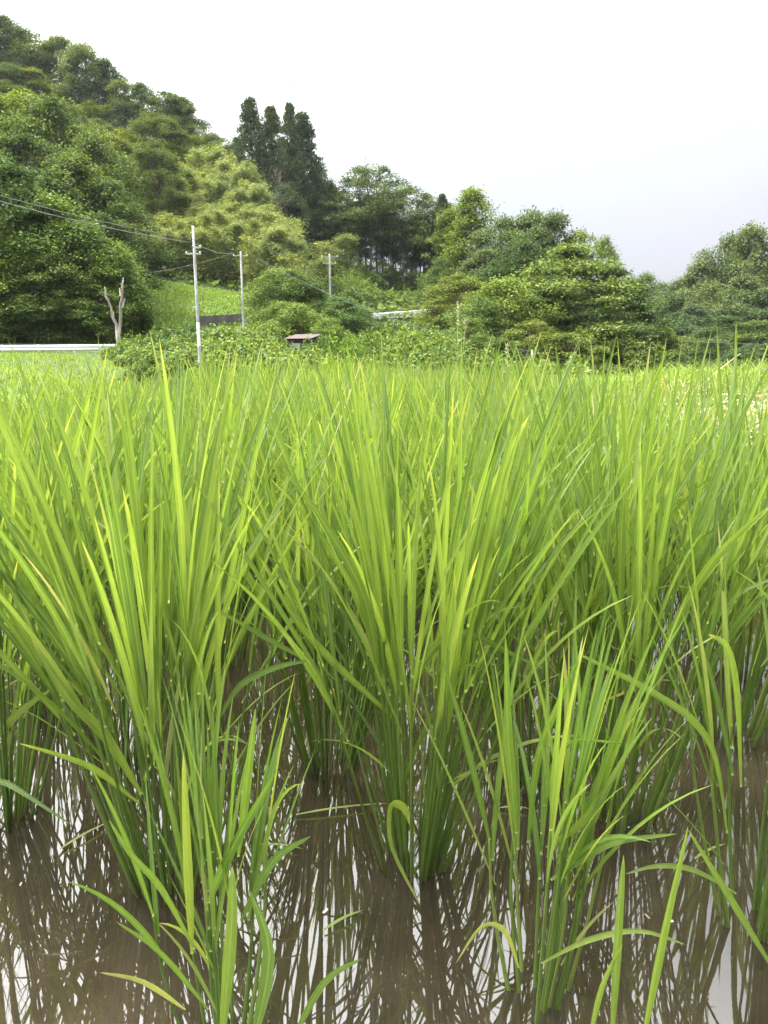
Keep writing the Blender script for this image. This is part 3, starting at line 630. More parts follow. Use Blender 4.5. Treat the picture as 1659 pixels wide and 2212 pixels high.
for i, (px, py) in enumerate([(735, 415), (755, 372), (778, 360), (800, 354), (826, 358), (850, 376), (872, 395), (893, 408), (915, 420), (938, 425), (765, 440), (845, 440), (905, 460), (790, 430), (815, 420), (700, 420), (720, 440), (955, 440), (742, 452), (762, 470), (783, 462), (803, 480), (822, 470), (838, 478), (858, 465), (880, 470), (897, 480), (925, 470), (712, 465), (690, 450), (750, 490), (868, 490), (910, 495), (775, 500)]):
    plant('slim', px, py, 107 + RNG.uniform(0, 9), RNG.uniform(4.6, 7.0) * (1 if i < 18 else .7), 'slender tree with bare trunk and sky behind it on the ridge', g)
for i_ in range(13): plant('draped' if i_ % 3 else 'blue', 742 + i_ * 17, 566 + 14 * math.sin(i_ * 2.1) + i_ * 2, 109 + 3 * math.cos(i_ * 1.7), 4.2, 'understory bush between the bare trunks on the ridge', 'understory bushes on the ridge')
for px, py, Y, w, k, lab in [
    (1020, 406, 97, 8.5, 'cone', 'pale pointed tree rising above the trees right of the ridge'), (975, 450, 100, 7, 'cone', 'narrow pale tree beside the slender ridge trees'), (955, 424, 112, 5.5, 'cedar', 'small dark pointed conifer behind the ridge trees'),
    (1085, 470, 90, 8, 'blue', 'blue-green round tree behind the big spreading tree'), (1150, 452, 88, 9, 'broad', 'tall round-topped tree at the crest behind the big spreading tree'), (1200, 462, 86, 8, 'blue', 'round blue-green tree beside the crest tree'),
    (1265, 498, 90, 7, 'light', 'pale yellow-green tree showing above the big spreading tree'), (1305, 512, 90, 5, 'light', 'thin pale tree with sky showing through its top'), (1130, 520, 80, 9, 'broad', 'dark tree in the gap above the draped tree'),
    (1050, 540, 84, 8, 'blue', 'blue-green tree between pale pointed tree and draped tree'), (960, 560, 90, 6, 'broad', 'leafy tree at the foot of the slender ridge trees'),
    (1235, 535, 67, 15, 'tier', 'big spreading tree with layered flat leaf sprays'), (1330, 585, 68, 11, 'tier', 'spreading layered tree leaning towards the notch in the skyline'), (1395, 640, 70, 7, 'broad', 'rounded dark tree at the end of the tree mass by the notch'),
    (1180, 600, 64, 9, 'tier', 'lower layered tree in front of the big spreading tree'), (1090, 597, 62, 7.5, 'draped', 'vine-draped tree with glossy top in front of the tree mass'), (985, 592, 68, 7, 'olive', 'yellowish green tree beside the short guard rail'),
    (1030, 640, 60, 6, 'draped', 'vine-draped bush below the yellowish tree'), (950, 640, 66, 5, 'olive', 'small olive tree at the end of the short guard rail'),
    (1290, 650, 62, 9, 'tier', 'low layered tree at the foot of the tree mass'), (1140, 690, 56, 6, 'olive', 'small fine-leaved tree at the foot of the tree mass'), (1010, 690, 52, 5, 'draped', 'dark vine-draped bush behind the tall seeding grass'),
    (1080, 730, 50, 5, 'broad', 'dark low bush behind the rear grass of the paddy'), (1230, 720, 54, 6, 'broad', 'dark low tree behind the tall rice tips'), (1340, 730, 58, 7, 'broad', 'shaded low tree near the valley pole'), (1420, 700, 66, 6, 'broad', 'dark tree behind the valley pole')]:
    plant(k, px, py, Y, w, lab)
g = 'hazy trees across the valley'
for i, (px, py, Y, w, k) in enumerate([(1475, 605, 135, 12, 'blue'), (1520, 565, 132, 12, 'blue'), (1575, 508, 132, 12, 'blue'), (1625, 488, 130, 12, 'blue'), (1690, 480, 130, 14, 'blue'), (1545, 610, 118, 10, 'blue'), (1610, 595, 112, 11, 'blue'), (1670, 620, 108, 11, 'blue'),
                          (1500, 660, 110, 9, 'blue'), (1570, 680, 98, 9, 'broad'), (1640, 690, 94, 10, 'broad'), (1540, 730, 90, 8, 'broad'), (1620, 745, 86, 8, 'tier'), (1480, 730, 92, 8, 'broad'), (1700, 700, 96, 12, 'broad')]):
    plant(k, px, py, Y, w, 'hazy blue-green tree on the far side of the valley' if k == 'blue' else 'darker tree low on the far side of the valley', g)
for px, py in [(1395, 592), (1430, 612), (1450, 622), (1365, 600)]: plant('blue', px, py, 165, 11, 'small far tree in the notch of the skyline', 'far trees in the notch')

# vine-smothered trees and mounds in the hollow
RNG.seed(31)
g = 'vine-covered trees in the hollow'
for px, py, Y, w, lab in [(596, 578, 60, 5.0, 'vine-covered tree just beyond the thinner utility pole'), (625, 582, 59, 5.5, 'tallest pale-leaved vine mass beside the thinner utility pole'), (665, 612, 60, 5, 'vine-covered tree sloping down from the tallest vine mass'),
                          (612, 650, 55, 5.4, 'vine-covered bush above the red-roofed shed'), (650, 660, 53, 5, 'leafy vine mass overhanging the red-roofed shed'), (580, 672, 57, 3.2, 'vine-covered bush at the foot of the thinner utility pole'),
                          (740, 640, 58, 5, 'vine-covered tree between the shed and the short guard rail'), (775, 660, 62, 4.5, 'vine-covered bush at the end of the short guard rail'), (710, 690, 50, 4.5, 'dark vine-covered bush above the bright round bush')]:
    plant('draped', px, py, Y, w, lab, g)
g = 'kudzu thickets in the hollow'
lst = [(285, 726, 40, 3.5), (418, 700, 52, 3.5), (330, 718, 42, 4), (370, 708, 42, 5), (440, 712, 43, 6), (500, 705, 44, 6), (560, 702, 46, 5), (305, 748, 33, 3), (360, 738, 34, 4), (400, 730, 35, 5), (470, 728, 36, 5), (540, 725, 37, 6), (610, 741, 36, 4), (668, 748, 35, 4), (640, 743, 36, 2.6), (690, 728, 37.5, 2.4),
       (335, 768, 27, 2.6), (385, 758, 27, 3.6), (450, 750, 28, 5), (530, 750, 29, 5), (610, 755, 30, 5), (680, 760, 32, 4), (760, 770, 29, 4), (840, 765, 30, 5), (900, 755, 33, 5), (980, 750, 36, 5), (1060, 760, 36, 5),
       (800, 720, 44, 5), (860, 705, 50, 6), (920, 700, 54, 6), (830, 695, 60, 6), (900, 690, 66, 6), (960, 715, 48, 5), (880, 735, 42, 5), (960, 745, 42, 5), (1150, 770, 42, 6), (1240, 775, 44, 6)]
for px, py, Y, w in lst: plant('mound', px, py, Y, w, 'broad-leaved kudzu thicket in the hollow behind the rice', g)
plant('brightmound', 738, 706, 40, 4.2, 'bright round vine-covered bush right of the red-roofed shed')
plant('brightmound', 720, 762, 24, 3.4, 'vivid yellow-green bush just behind the rice'); plant('brightmound', 790, 772, 24, 3, 'small yellow-green bush behind the rice, beside the vivid one')
g = 'shrubs on the slope under the ridge'
for i in range(36):
    px = RNG.uniform(640, 1000); f_ = RNG.random(); py = np.interp(px, [640, 720, 760, 840, 930, 1000], [540, 545, 560, 600, 612, 610]) + f_ * 60
    plant('mound', px, py, 106 - f_ * 18, RNG.uniform(4, 6.5), 'vine-covered shrub on the slope under the slender ridge trees', g, hmin=1.2)
for i in range(16): plant('mound', 300 + i * 17, 622 + 8 * math.sin(i) + i * 1.2, 83, 4.5, 'dark shrub along the top edge of the grass terrace', 'shrubs above the terrace', hmin=1.5)

# ------------------------------------------------------------------ poles, wires, shed, dead trunk
def pole(px_t, py_t, Y, height, r, label, arms, plate=None, name='utility_pole'):
    top = at(px_t, py_t, Y); o = empty(name, (top.x, Y, top.z - height)); tag(o, label, 'utility pole', 'concrete utility poles')
    MB().tube([(0, 0, -.6), (0, 0, height * .5), (0, 0, height)], [r * 1.2, r, r * .78], 12).build('shaft', M['concrete_pole'], o)
    for (dz, half, off) in arms:
        a = MB().box((off - half, -.2, height - dz - .025), (off + half, -.12, height - dz + .025)).build('crossarm', M['steel'], o, False)
        for s in (-1, 1):
            x = off + s * half * .9; u_ = r / .1
            MB().tube([(x, -.16, height - dz + .02), (x, -.16, height - dz + .05 * u_), (x, -.16, height - dz + .09 * u_), (x, -.16, height - dz + .14 * u_)], [.02 * u_, .045 * u_, .035 * u_, .04 * u_], 8).build('insulator', M['porcelain'], a)
    if plate:
        MB().tube([(0, 0, height - plate - .8), (0, 0, height - plate)], [r * 1.06, r * 1.05], 12, False).build('marker_plate', M['plate'], o)
    for k in range(int(height / .9) - 4): MB().tube([(0, 0, 2.2 + k * .9), ((r + .12) * (1 if k % 2 else -1), 0, 2.2 + k * .9)], .012, 5).build('step_bolt', M['steel'], o)
    return Vector((top.x, Y, top.z))
p1 = pole(417, 488, 26, 6.6, .053, 'tall nearest utility pole rising from the kudzu behind the rice', [(.7, .13, .13), (.9, .25, .0)], 3.1)
p2 = pole(520, 543, 52, 7.6, .072, 'thinner utility pole beside the retaining wall', [(.3, .5, 0)])
p3 = pole(712, 548, 82, 5.5, .1, 'small far utility pole among vines below the bamboo', [(.35, .9, 0), (1.0, .7, 0)])
p4 = pole(1150, 756, 50, 5.5, .09, 'utility pole top barely showing above the rice before the dark trees', [])
p5 = pole(1440, 732, 76, 8, .15, 'utility pole with insulators standing low in the valley among the trees', [(.35, .9, 0), (1.9, .5, .2)])
def wire(a, b, sag, r, label, n=24):
    a, b = Vector(a), Vector(b); pts = [a.lerp(b, k / n) - Vector((0, 0, 4 * sag * (k / n) * (1 - k / n))) - a for k in range(n + 1)]
    o = MB().tube(pts, r, 5).build('power_line', M['wire'], None); o.location = a; tag(o, label, 'cable', 'overhead cables')
L0 = at(-500, 262, 23)
wire(L0, p1 + Vector((-.05, -.1, -.55)), .4, .012, 'thick overhead cable coming in above the dark grove to the tall pole')
wire(L0 + Vector((0, .2, .1)), p1 + Vector((.05, -.1, -.45)), .34, .008, 'thin overhead wire just above the thick cable')
wire(p1 + Vector((.1, -.1, -.6)), p2 + Vector((-.45, -.16, -.1)), .16, .014, 'overhead cable between the tall pole and the thinner pole')
wire(p2 + Vector((.5, -.16, -.15)), p4 + Vector((0, -.16, -.1)), 1.0, .019, 'overhead cable crossing the hollow down to the low pole')
wire(p4 + Vector((.2, -.1, -.1)), p5 + Vector((-.3, -.1, -1.9)), .9, .025, 'overhead cable low before the dark trees between the two valley poles')
wire(p5 + Vector((.5, 0, -.1)), at(1900, 742, 80), .3, .02, 'overhead wire running off from the valley pole')
wire(p2 + Vector((-.6, -.2, -.2)), at(150, 585, 76), .8, .016, 'faint overhead wire from the thinner pole towards the dark grove')

# red-roofed shed half buried in kudzu
s0 = at(655, 737, 39); o = empty('shed', (s0.x, 39, s0.z - .95), math.radians(-24)); o.scale = (.62, .62, .62); tag(o, 'small dark shed with a faded red tin roof among kudzu', 'shed')
for k in range(11): MB().box((-1.1 + k * .2, -.7 + .006 * (k % 2), -.6), (-.915 + k * .2, -.66, 1.72)).build('board', M['shed_wall'], o, False)
b = MB().box((-1.1, .66, -.6), (1.1, .7, 1.95)).box((-1.1, -.65, -.6), (-1.06, .65, 1.75)).box((1.06, -.65, -.6), (1.1, .65, 1.75)); b.build('wall', M['shed_wall'], o, False)
for k in range(8):   # corrugated roof sheets
    b = MB(); x0 = -1.3 + k * .325
    for j in range(5):
        x = x0 + j * .325 / 4.1; z = .02 * (j % 2)
        for y, zz in ((-1.05, 1.72), (.95, 2.1)): b.v.append(Vector((x, y, zz + z)))
        for y, zz in ((-1.05, 1.70), (.95, 2.08)): b.v.append(Vector((x, y, zz + z)))
    for j in range(4):
        a = j * 4
        b.f += [(a, a + 4, a + 5, a + 1), (a + 2, a + 3, a + 7, a + 6), (a, a + 2, a + 6, a + 4), (a + 1, a + 5, a + 7, a + 3)]
    b.build('roof_sheet', M['roof'], o, False)
w_ = MB().box((-.35, -1.0, .2), (.25, -.78, 1.35)); w_.build('shed_sheet', M['sheet_mat'], o, False)  # sheet standing before the board wall; the shed has no door built

# dead forked trunk
d0 = at(255, 720, 46.0); o = empty('dead_trunk', (d0.x, 46.0, hz(d0.x, 46) - .2)); tag(o, 'bare bleached dead trunk forking in two beside the guard rail', 'dead tree')
zb = d0.z - o.location.z
b = MB(); b.tube([(0, 0, -.4), (0, 0, zb * .6), (-.02, 0, zb + .15)], [.16, .14, .13], 9); b.build('stump', M['deadwood'], o)
def rel(px, py): q = at(px, py, 46.0); return (q.x - o.location.x + .05 * math.sin(py * .9), q.y - 46.0 + .05 * math.cos(py * .7), q.z - o.location.z)
b = MB(); b.tube([(-.05, 0, zb - .1), rel(249, 700), rel(243, 684), rel(238, 665), rel(233, 651), rel(230, 640), rel(228, 628), rel(227, 619)], [.1, .085, .095, .07, .075, .06, .06, .015], 8); b.build('limb', M['deadwood'], o)
b = MB(); b.tube([(.03, 0, zb - .1), rel(258, 700), rel(260, 680), rel(261, 660), rel(262, 645), rel(263, 630), rel(266, 614), rel(267, 600)], [.1, .09, .1, .08, .085, .06, .07, .015], 8); b.tube([rel(261, 665), rel(268, 645)], [.08, .05], 6); b.tube([rel(262, 640), rel(258, 622)], [.05, .02], 6); b.build('limb', M['deadwood'], o)
b = MB(); b.tube([rel(246, 690), rel(243, 672)], [.06, .02], 6); b.tube([rel(262, 622), rel(270, 606)], [.05, .02], 6); b.build('twig', M['deadwood'], o)
# bare grey tree before the cedars
t0 = at(600, 360, 104); zg = hz(t0.x, 104); o = empty('bare_tree', (t0.x, 104, zg - .3)); tag(o, 'thin leafless grey tree in front of the cedars', 'tree')
RB = random.Random(3); b = MB(); Hh = t0.z - zg
b.tube([(0, 0, -.3), (.3, 0, Hh * .4), (.1, 0, Hh * .75), (.4, 0, Hh)], [.11, .08, .05, .015], 6); b.build('trunk', M['bark'], o)
b = MB()
for k in range(26):
    z = Hh * RB.uniform(.45, .95); a = RB.uniform(0, 6.28); l = RB.uniform(1, 3) * (1.25 - z / Hh); q = Vector((math.cos(a) * l, math.sin(a) * l, z + l * .9)); b.tube([(.2, 0, z), (q.x * .5, q.y * .5, z + l * .35), q], [.03, .02, .008], 4)
    for j in range(3): b.tube([q * .8 + Vector((0, 0, z * .2)), q + Vector((RB.uniform(-.7, .7), RB.uniform(-.7, .7), RB.uniform(.1, .7)))], [.02, .006], 3)
b.build('branches', M['bark'], o)['kind'] = 'stuff'

# ------------------------------------------------------------------ rice
def ribbon(P, Wd, nrm, fold=.22, twist=0., sheath=.5):
    """blade along the points P: tapering, folded along its midrib, facing nrm; returns verts, quads, uv"""
    P = np.asarray(P, float); K = len(P); T = np.gradient(P, axis=0); T = unit(T)
    s = np.linspace(0, 1, K)
    wid = Wd * np.minimum(1, sheath + 2.0 * s) * np.clip(1 - s ** 2.6, 0, 1) ** .75 + Wd * .01
    n = np.asarray(nrm, float); v = []; uv = []
    for i in range(K):
        t = T[i]; sd = np.cross(t, n); sd /= max(np.linalg.norm(sd), 1e-6); nn = np.cross(sd, t)
        a = twist * s[i]; sd2 = sd * math.cos(a) + nn * math.sin(a); n2 = nn * math.cos(a) - sd * math.sin(a); n = nn
        h = wid[i] * .5
        v += [P[i] - sd2 * h + n2 * h * fold * 2, P[i], P[i] + sd2 * h + n2 * h * fold * 2]; uv += [(0, s[i]), (.5, s[i]), (1, s[i])]
    f = []
    for i in range(K - 1):
        a = i * 3; f += [(a, a + 1, a + 4, a + 3), (a + 1, a + 2, a + 5, a + 4)]
    return np.array(v), np.array(f), np.array(uv)
def stalk_tube(P, r0, r1, n=6):
    P = np.asarray(P, float); K = len(P); v = []; uv = []; f = []
    for i in range(K):
        t = P[min(i + 1, K - 1)] - P[max(i - 1, 0)]; t /= np.linalg.norm(t); u = np.cross(t, [0.3, 1, 0]); u /= np.linalg.norm(u); w = np.cross(u, t); r = r0 + (r1 - r0) * i / (K - 1)
        for k in range(n):
            a = 6.28318 * k / n; v.append(P[i] + (u * math.cos(a) + w * math.sin(a) * .75) * r); uv.append((k / n, i / (K - 1)))
    for i in range(K - 1):
        for k in range(n): f.append((i * n + k, i * n + (k + 1) % n, (i + 1) * n + (k + 1) % n, (i + 1) * n + k))
    return np.array(v), np.array(f), np.array(uv)

def grow(RR, ntill=24, height=.78, spread=1.0, width=.0094, segs=9, old=.06, droop=1., base_r=.043, nl=4, lean=(0, 0), low=.22):
    """one rice clump in its own coordinates: lists of (kind, verts, faces, uv)"""
    out = []
    for k in range(ntill):
        a = RR.uniform(0, 6.283); q = math.sqrt(RR.uniform(.02, 1)); dr = np.array([math.cos(a), math.sin(a), 0])
        b0 = dr * base_r * q + np.array([0, 0, -.07]); tilt = math.radians(2 + 15 * q * spread * RR.uniform(.6, 1.2)); hs = height * RR.uniform(.40, .60)
        ax = dr * math.sin(tilt) + np.array([lean[0], lean[1], math.cos(tilt)])
        sp = [b0 + ax * (hs + .07) * j / 4 + dr * .012 * math.sin(j * .8) * (j / 4) for j in range(5)]
        out.append(('stalk', *stalk_tube(sp, RR.uniform(.0026, .0038), .0016)))
        top = sp[-1]
        for j in range(nl):
            if j == 3 and RR.random() > low: continue
            fr = [1.0, .90, .78, .45][j]; c = b0 + (top - b0) * fr
            oa = a + RR.normal() * .5 + (math.pi if (j % 2 and RR.random() < .4) else 0); od = np.array([math.cos(oa), math.sin(oa), 0])
            off = math.radians([5, 11, 17, 30][j] * RR.uniform(.4, 1.4)) * (.6 + .4 * spread)
            L = min(height * [.56, .54, .46, .34][j] * RR.uniform(.75, 1.12), height * 1.03 - c[2])
            d = ax * math.cos(off) + od * math.sin(off); d /= np.linalg.norm(d)
            bend = math.radians([10, 19, 30, 60][j]) * RR.uniform(.2, 1.35) * droop
            if RR.random() < .025: bend += .9; L *= .75
            pts = [c]; cur = c.copy(); dd = d.copy(); side = np.cross(dd, [0, 0, 1.]); side /= max(np.linalg.norm(side), 1e-6)
            wob = RR.normal() * .10
            for i in range(segs):
                x = (i + .5) / segs; ang = bend * 1.6 * x / segs
                dn = np.cross(side, dd); dd = dd * math.cos(ang) - (-dn if dn[2] < 0 else dn) * math.sin(ang) + side * wob / segs
                dd /= np.linalg.norm(dd); cur = cur + dd * L / segs; pts.append(cur.copy())
            nrm = np.cross(side, d); nrm = nrm if nrm[2] > 0 else -nrm
            ra = RR.normal() * .7; nrm = nrm * math.cos(ra) + side * math.sin(ra)
            isold = j == 3 and RR.random() < .3 or RR.random() < old * .25
            out.append(('old' if isold else 'leaf', *ribbon(pts, width * RR.uniform(.72, 1.18) * (.75 if j == 3 else 1), nrm, RR.uniform(.08, .3), RR.normal() * .55)))
    return out

def near_clump(loc, label, group, seed, extra=(), **kw):
    """a clump whose stalks and leaves are all parts of their own"""
    o = empty('rice_plant', (loc[0], loc[1], 0)); tag(o, label, 'rice plant', group); RR = np.random.default_rng(seed)
    young = kw.get('width', 1) < .009; items = grow(RR, **kw)
    for pts, wd, nrm, kind in extra:
        P = smooth_path([Vector(p) - Vector((loc[0], loc[1], 0)) for p in pts], 4)
        items.append((kind, *ribbon([tuple(p) for p in P], wd, nrm, .16, 0, .28)))
    for kind, v, f, uv in items:
        m = mesh_np(kind, v, f, M['stalk'] if kind == 'stalk' else M['rice_old'] if kind == 'old' else M['rice_young'] if young else M['rice'], True, uv)
        q = link('stalk' if kind == 'stalk' else 'leaf', m, o)
    return o
def px(*p): return [at(a, b, c) for a, b, c in p]
UPC = (0, -.75, .65)
SIDE = (.3, -.9, .3)
A_x = [(px((305, 1715, 1.0), (230, 1592, .96), (145, 1502, .93), (66, 1375, .92)), .016, SIDE, 'leaf'),
       (px((300, 1735, 1.0), (215, 1667, .93), (150, 1637, .9), (40, 1605, .87)), .010, UPC, 'leaf'),
       (px((430, 1500, 1.0), (430, 1330, .98), (450, 1150, .97), (470, 1010, .97)), .017, SIDE, 'leaf'),
       (px((470, 1560, 1.0), (520, 1480, .98), (600, 1440, .97), (680, 1425, .96)), .010, UPC, 'leaf'),
       (px((660, 1425, 1.05), (560, 1370, 1.03), (460, 1312, 1.0)), .009, UPC, 'leaf')]
B_x = [(px((880, 1530, 1.06), (915, 1430, 1.02), (975, 1370, 1.0), (1040, 1378, .98), (1100, 1408, .96), (1165, 1442, .95)), .0155, UPC, 'leaf'),
       (px((895, 1800, 1.05), (872, 1745, 1.0), (842, 1740, .98), (845, 1830, .965), (908, 1957, .95)), .014, SIDE, 'leaf'),
       (px((860, 1560, 1.1), (730, 1440, 1.05), (640, 1340, 1.03), (560, 1200, 1.02)), .012, SIDE, 'leaf'),
       (px((930, 1450, 1.1), (1000, 1200, 1.07), (1080, 1020, 1.05), (1145, 893, 1.04)), .016, SIDE, 'leaf'),
       (px((820, 1500, 1.1), (790, 1300, 1.08), (700, 1130, 1.07), (610, 1010, 1.06)), .015, SIDE, 'leaf')]
C_x = [(px((1385, 1560, 1.15), (1450, 1370, 1.12), (1540, 1210, 1.08), (1665, 1090, 1.04)), .017, UPC, 'leaf'),
       (px((1345, 1500, 1.2), (1340, 1200, 1.17), (1365, 950, 1.16), (1440, 760, 1.15)), .017, SIDE, 'leaf'),
       (px((1330, 1400, 1.2), (1300, 1150, 1.2), (1230, 950, 1.2), (1200, 745, 1.2)), .015, SIDE, 'leaf')]
D_x = [(px((1140, 1820, .83), (1160, 1640, .82), (1200, 1530, .81), (1250, 1420, .8)), .0125, SIDE, 'leaf'),
       (px((1115, 1800, .82), (1098, 1600, .81), (1092, 1372, .8)), .0125, SIDE, 'leaf'),
       (px((1175, 1740, .82), (1188, 1686, .8), (1204, 1636, .79), (1245, 1598, .78), (1355, 1608, .77)), .010, UPC, 'leaf'),
       (px((1190, 1900, .8), (1255, 1856, .78), (1330, 1818, .77), (1462, 1801, .75)), .010, UPC, 'leaf'),
       (px((1180, 1830, .8), (1270, 1760, .79), (1370, 1596, .78)), .0115, SIDE, 'leaf'),
       (px((1170, 2080, .76), (1270, 2030, .73), (1380, 2010, .71), (1480, 2040, .7)), .007, UPC, 'old'),
       (px((1120, 2090, .76), (1090, 2010, .74), (1040, 2000, .73), (985, 2080, .73)), .007, UPC, 'old')]
E_x = [(px((450, 1950, .75), (500, 1835, .73), (600, 1660, .71)), .0125, SIDE, 'leaf'), (px((515, 1850, .75), (535, 1680, .74), (552, 1530, .74)), .0105, SIDE, 'leaf'),
       (px((415, 2060, .75), (405, 1850, .74), (396, 1622, .73)), .011, SIDE, 'leaf'), (px((520, 1990, .74), (590, 1860, .72), (672, 1806, .71)), .0095, UPC, 'leaf'),
       (px((420, 2050, .74), (350, 1920, .72), (280, 1840, .71), (235, 1770, .71)), .008, UPC, 'leaf'), (px((450, 2180, .70), (350, 2060, .68), (250, 1990,   .67)), .006, UPC, 'leaf'),
       (px((400, 2180, .70), (310, 2120, .67), (215, 2100, .66)), .006, UPC, 'old')]
F_x = [(px((1570, 1800, .95), (1545, 1640, .93), (1495, 1555, .92), (1400, 1490, .91), (1300, 1437, .9), (1250, 1413, .9)), .0105, UPC, 'leaf'),
       (px((1680, 2110, .8), (1600, 1980, .77), (1545, 1890, .76), (1485, 1790, .75)), .010, SIDE, 'leaf'),
       (px((1600, 1700, .95), (1590, 1500, .93), (1570, 1400, .92), (1530, 1370, .9)), .012, SIDE, 'leaf'),
       (px((1590, 1930, .9), (1500, 1880, .86), (1420, 1870, .84), (1350, 1888, .83)), .0075, UPC, 'old')]
G_x = [(px((-30, 1690, 1.15), (10, 1690, 1.1), (60, 1718, 1.07), (155, 1782, 1.04)), .010, UPC, 'leaf'), (px((-10, 1600, 1.15), (40, 1540, 1.12), (115, 1485, 1.1)), .013, SIDE, 'leaf')]
J_x = [(px((1590, 1350, 1.55), (1575, 1150, 1.56), (1582, 950, 1.58), (1590, 692, 1.6)), .021, SIDE, 'leaf'), (px((1580, 1200, 1.6), (1560, 950, 1.62), (1548, 700, 1.64)), .013, SIDE, 'leaf')]
L_x = [(px((1385, 2260, .60), (1430, 2021, .60), (1486, 1784, .61)), .0140, (.5, -.85, .2), 'leaf'), (px((1320, 2260, .58), (1335, 2000, .59), (1347, 1846, .6)), .0095, (.2, -.95, .2), 'leaf'),
       (px((1270, 2260, .6), (1300, 2130, .59), (1345, 2040, .58)), .006, UPC, 'leaf')]
Q_x = [(px((478, 2260, .58), (500, 2010, .59), (502, 1870, .6)), .0125, (.1, -.95, .2), 'leaf'), (px((545, 2260, .58), (583, 2060, .58), (540, 1925, .59)), .0145, (-.3, -.9, .3), 'leaf'),
       (px((625, 2260, .58), (700, 2122, .57), (782, 2070, .56)), .007, UPC, 'leaf')]
near = [((-.35, 1.06), 'big full rice clump rising left of the middle of the front row', A_x, dict(ntill=54, height=.86, spread=.9)),
        ((.05, 1.12), 'big full rice clump in the middle front with one leaf folded over', B_x, dict(ntill=54, height=.86, spread=.9)),
        ((.44, 1.22), 'tall upright rice clump right of the middle one', C_x, dict(ntill=46, height=.865, spread=.95)),
        ((.205, .84), 'thin young rice clump standing alone in front of the middle clumps', D_x, dict(ntill=17, height=.56, width=.0080, base_r=.034, spread=.6, old=.12, low=.12, droop=.7)),
        ((-.20, .76), 'thin rice clump at the lower edge before the big one on the left', E_x, dict(ntill=14, height=.47, width=.0068, base_r=.03, spread=.55, old=.12, low=.12, droop=.7)),
        ((.565, .97), 'thin rice clump cut by the right edge of the photo', F_x, dict(ntill=20, height=.66, width=.0082, base_r=.035, old=.12, spread=.65, low=.12, droop=.7)),
        ((-.72, 1.24), 'rice clump cut by the left edge of the photo', G_x, dict(ntill=42, height=.86)),
        ((.30, 1.37), 'shaded rice clump between and behind the middle and upright clumps', (), dict(ntill=38, height=.80)),
        ((-.12, 1.42), 'shaded rice clump behind the two big front clumps', (), dict(ntill=38, height=.78)),
        ((.78, 1.53), 'tall rice clump at the right with broad leaf tips above the horizon', J_x, dict(ntill=38, height=.82, spread=.8)),
        ((-.56, 1.45), 'shaded rice clump behind the one at the left edge', (), dict(ntill=38, height=.78)),
        ((.28, .50), 'rice leaves rising from below the lower edge right of the young clump', L_x, dict(ntill=2, height=.16, nl=0)),
        ((-.17, .50), 'broad rice leaves rising from below the lower edge at the left', Q_x, dict(ntill=2, height=.16, nl=0))]
for i, (loc, lab, ex, kw) in enumerate(near): near_clump(loc, lab, 'rice plants in the nearest rows', 200 + i, ex, **kw)

# rows farther back
variants = []
for s in range(9):
    RR = np.random.default_rng(400 + s); it = grow(RR, ntill=36, height=.75, segs=6, nl=3, spread=.95)
    def pack(kinds):
        vs, fs, us, o_ = [], [], [], 0
        for k, v, f, u in it:
            if k in kinds: vs.append(v); fs.append(f + o_); us.append(u); o_ += len(v)
        return np.concatenate(vs), np.concatenate(fs), np.concatenate(us)
    v, f, u = pack(('leaf', 'old')); ml = mesh_np('rice_leaves', v, f, M['rice'], True, u)
    v, f, u = pack(('stalk',)); ms_ = mesh_np('rice_stalks', v, f, M['stalk'], True, u)
    variants.append((ml, ms_))
RNG.seed(77); cnt = 0; row = 0; y0 = 1.74
while y0 < 7.9:
    x = -.56 * (y0 + .9) - .2 + RNG.uniform(0, .3)
    while x < min(1.7, .56 * y0 + .5):
        y = y0 + .16 * x + RNG.uniform(-.04, .04)
        if 1.55 < y < edge(x) - .15 and abs(x) < .56 * y + .3 and not (x > 1.0 + .04 * y and y > 2.2):
            if y < 2.05 and abs(x) < .54 * y:
                near_clump((x, y), 'rice clump crowded close behind the big front clumps', 'rice plants in the third and fourth rows', 900 + cnt, (), ntill=32, height=RNG.uniform(.76, .86), nl=3, segs=7)
            else:
                ml, ms_ = RNG.choice(variants); o = empty('rice_plant', (x, y, 0), RNG.uniform(0, 6.283)); k = RNG.uniform(.82, 1.08) * float(np.interp(x, [-2.6, -.6], [.84, 1])); o.scale = (k, k, k * RNG.uniform(.94, 1.06))
                tag(o, 'rice clump in the dense green rows reaching back to the paddy edge', 'rice plant', 'rice plants in the rows farther back')
                link('leaves', ml, o)['kind'] = 'stuff'; link('stalks', ms_, o)['kind'] = 'stuff'
            cnt += 1
        x += .36 + RNG.uniform(-.05, .05)
    y0 += .255; row += 1
print('rice plants', cnt)

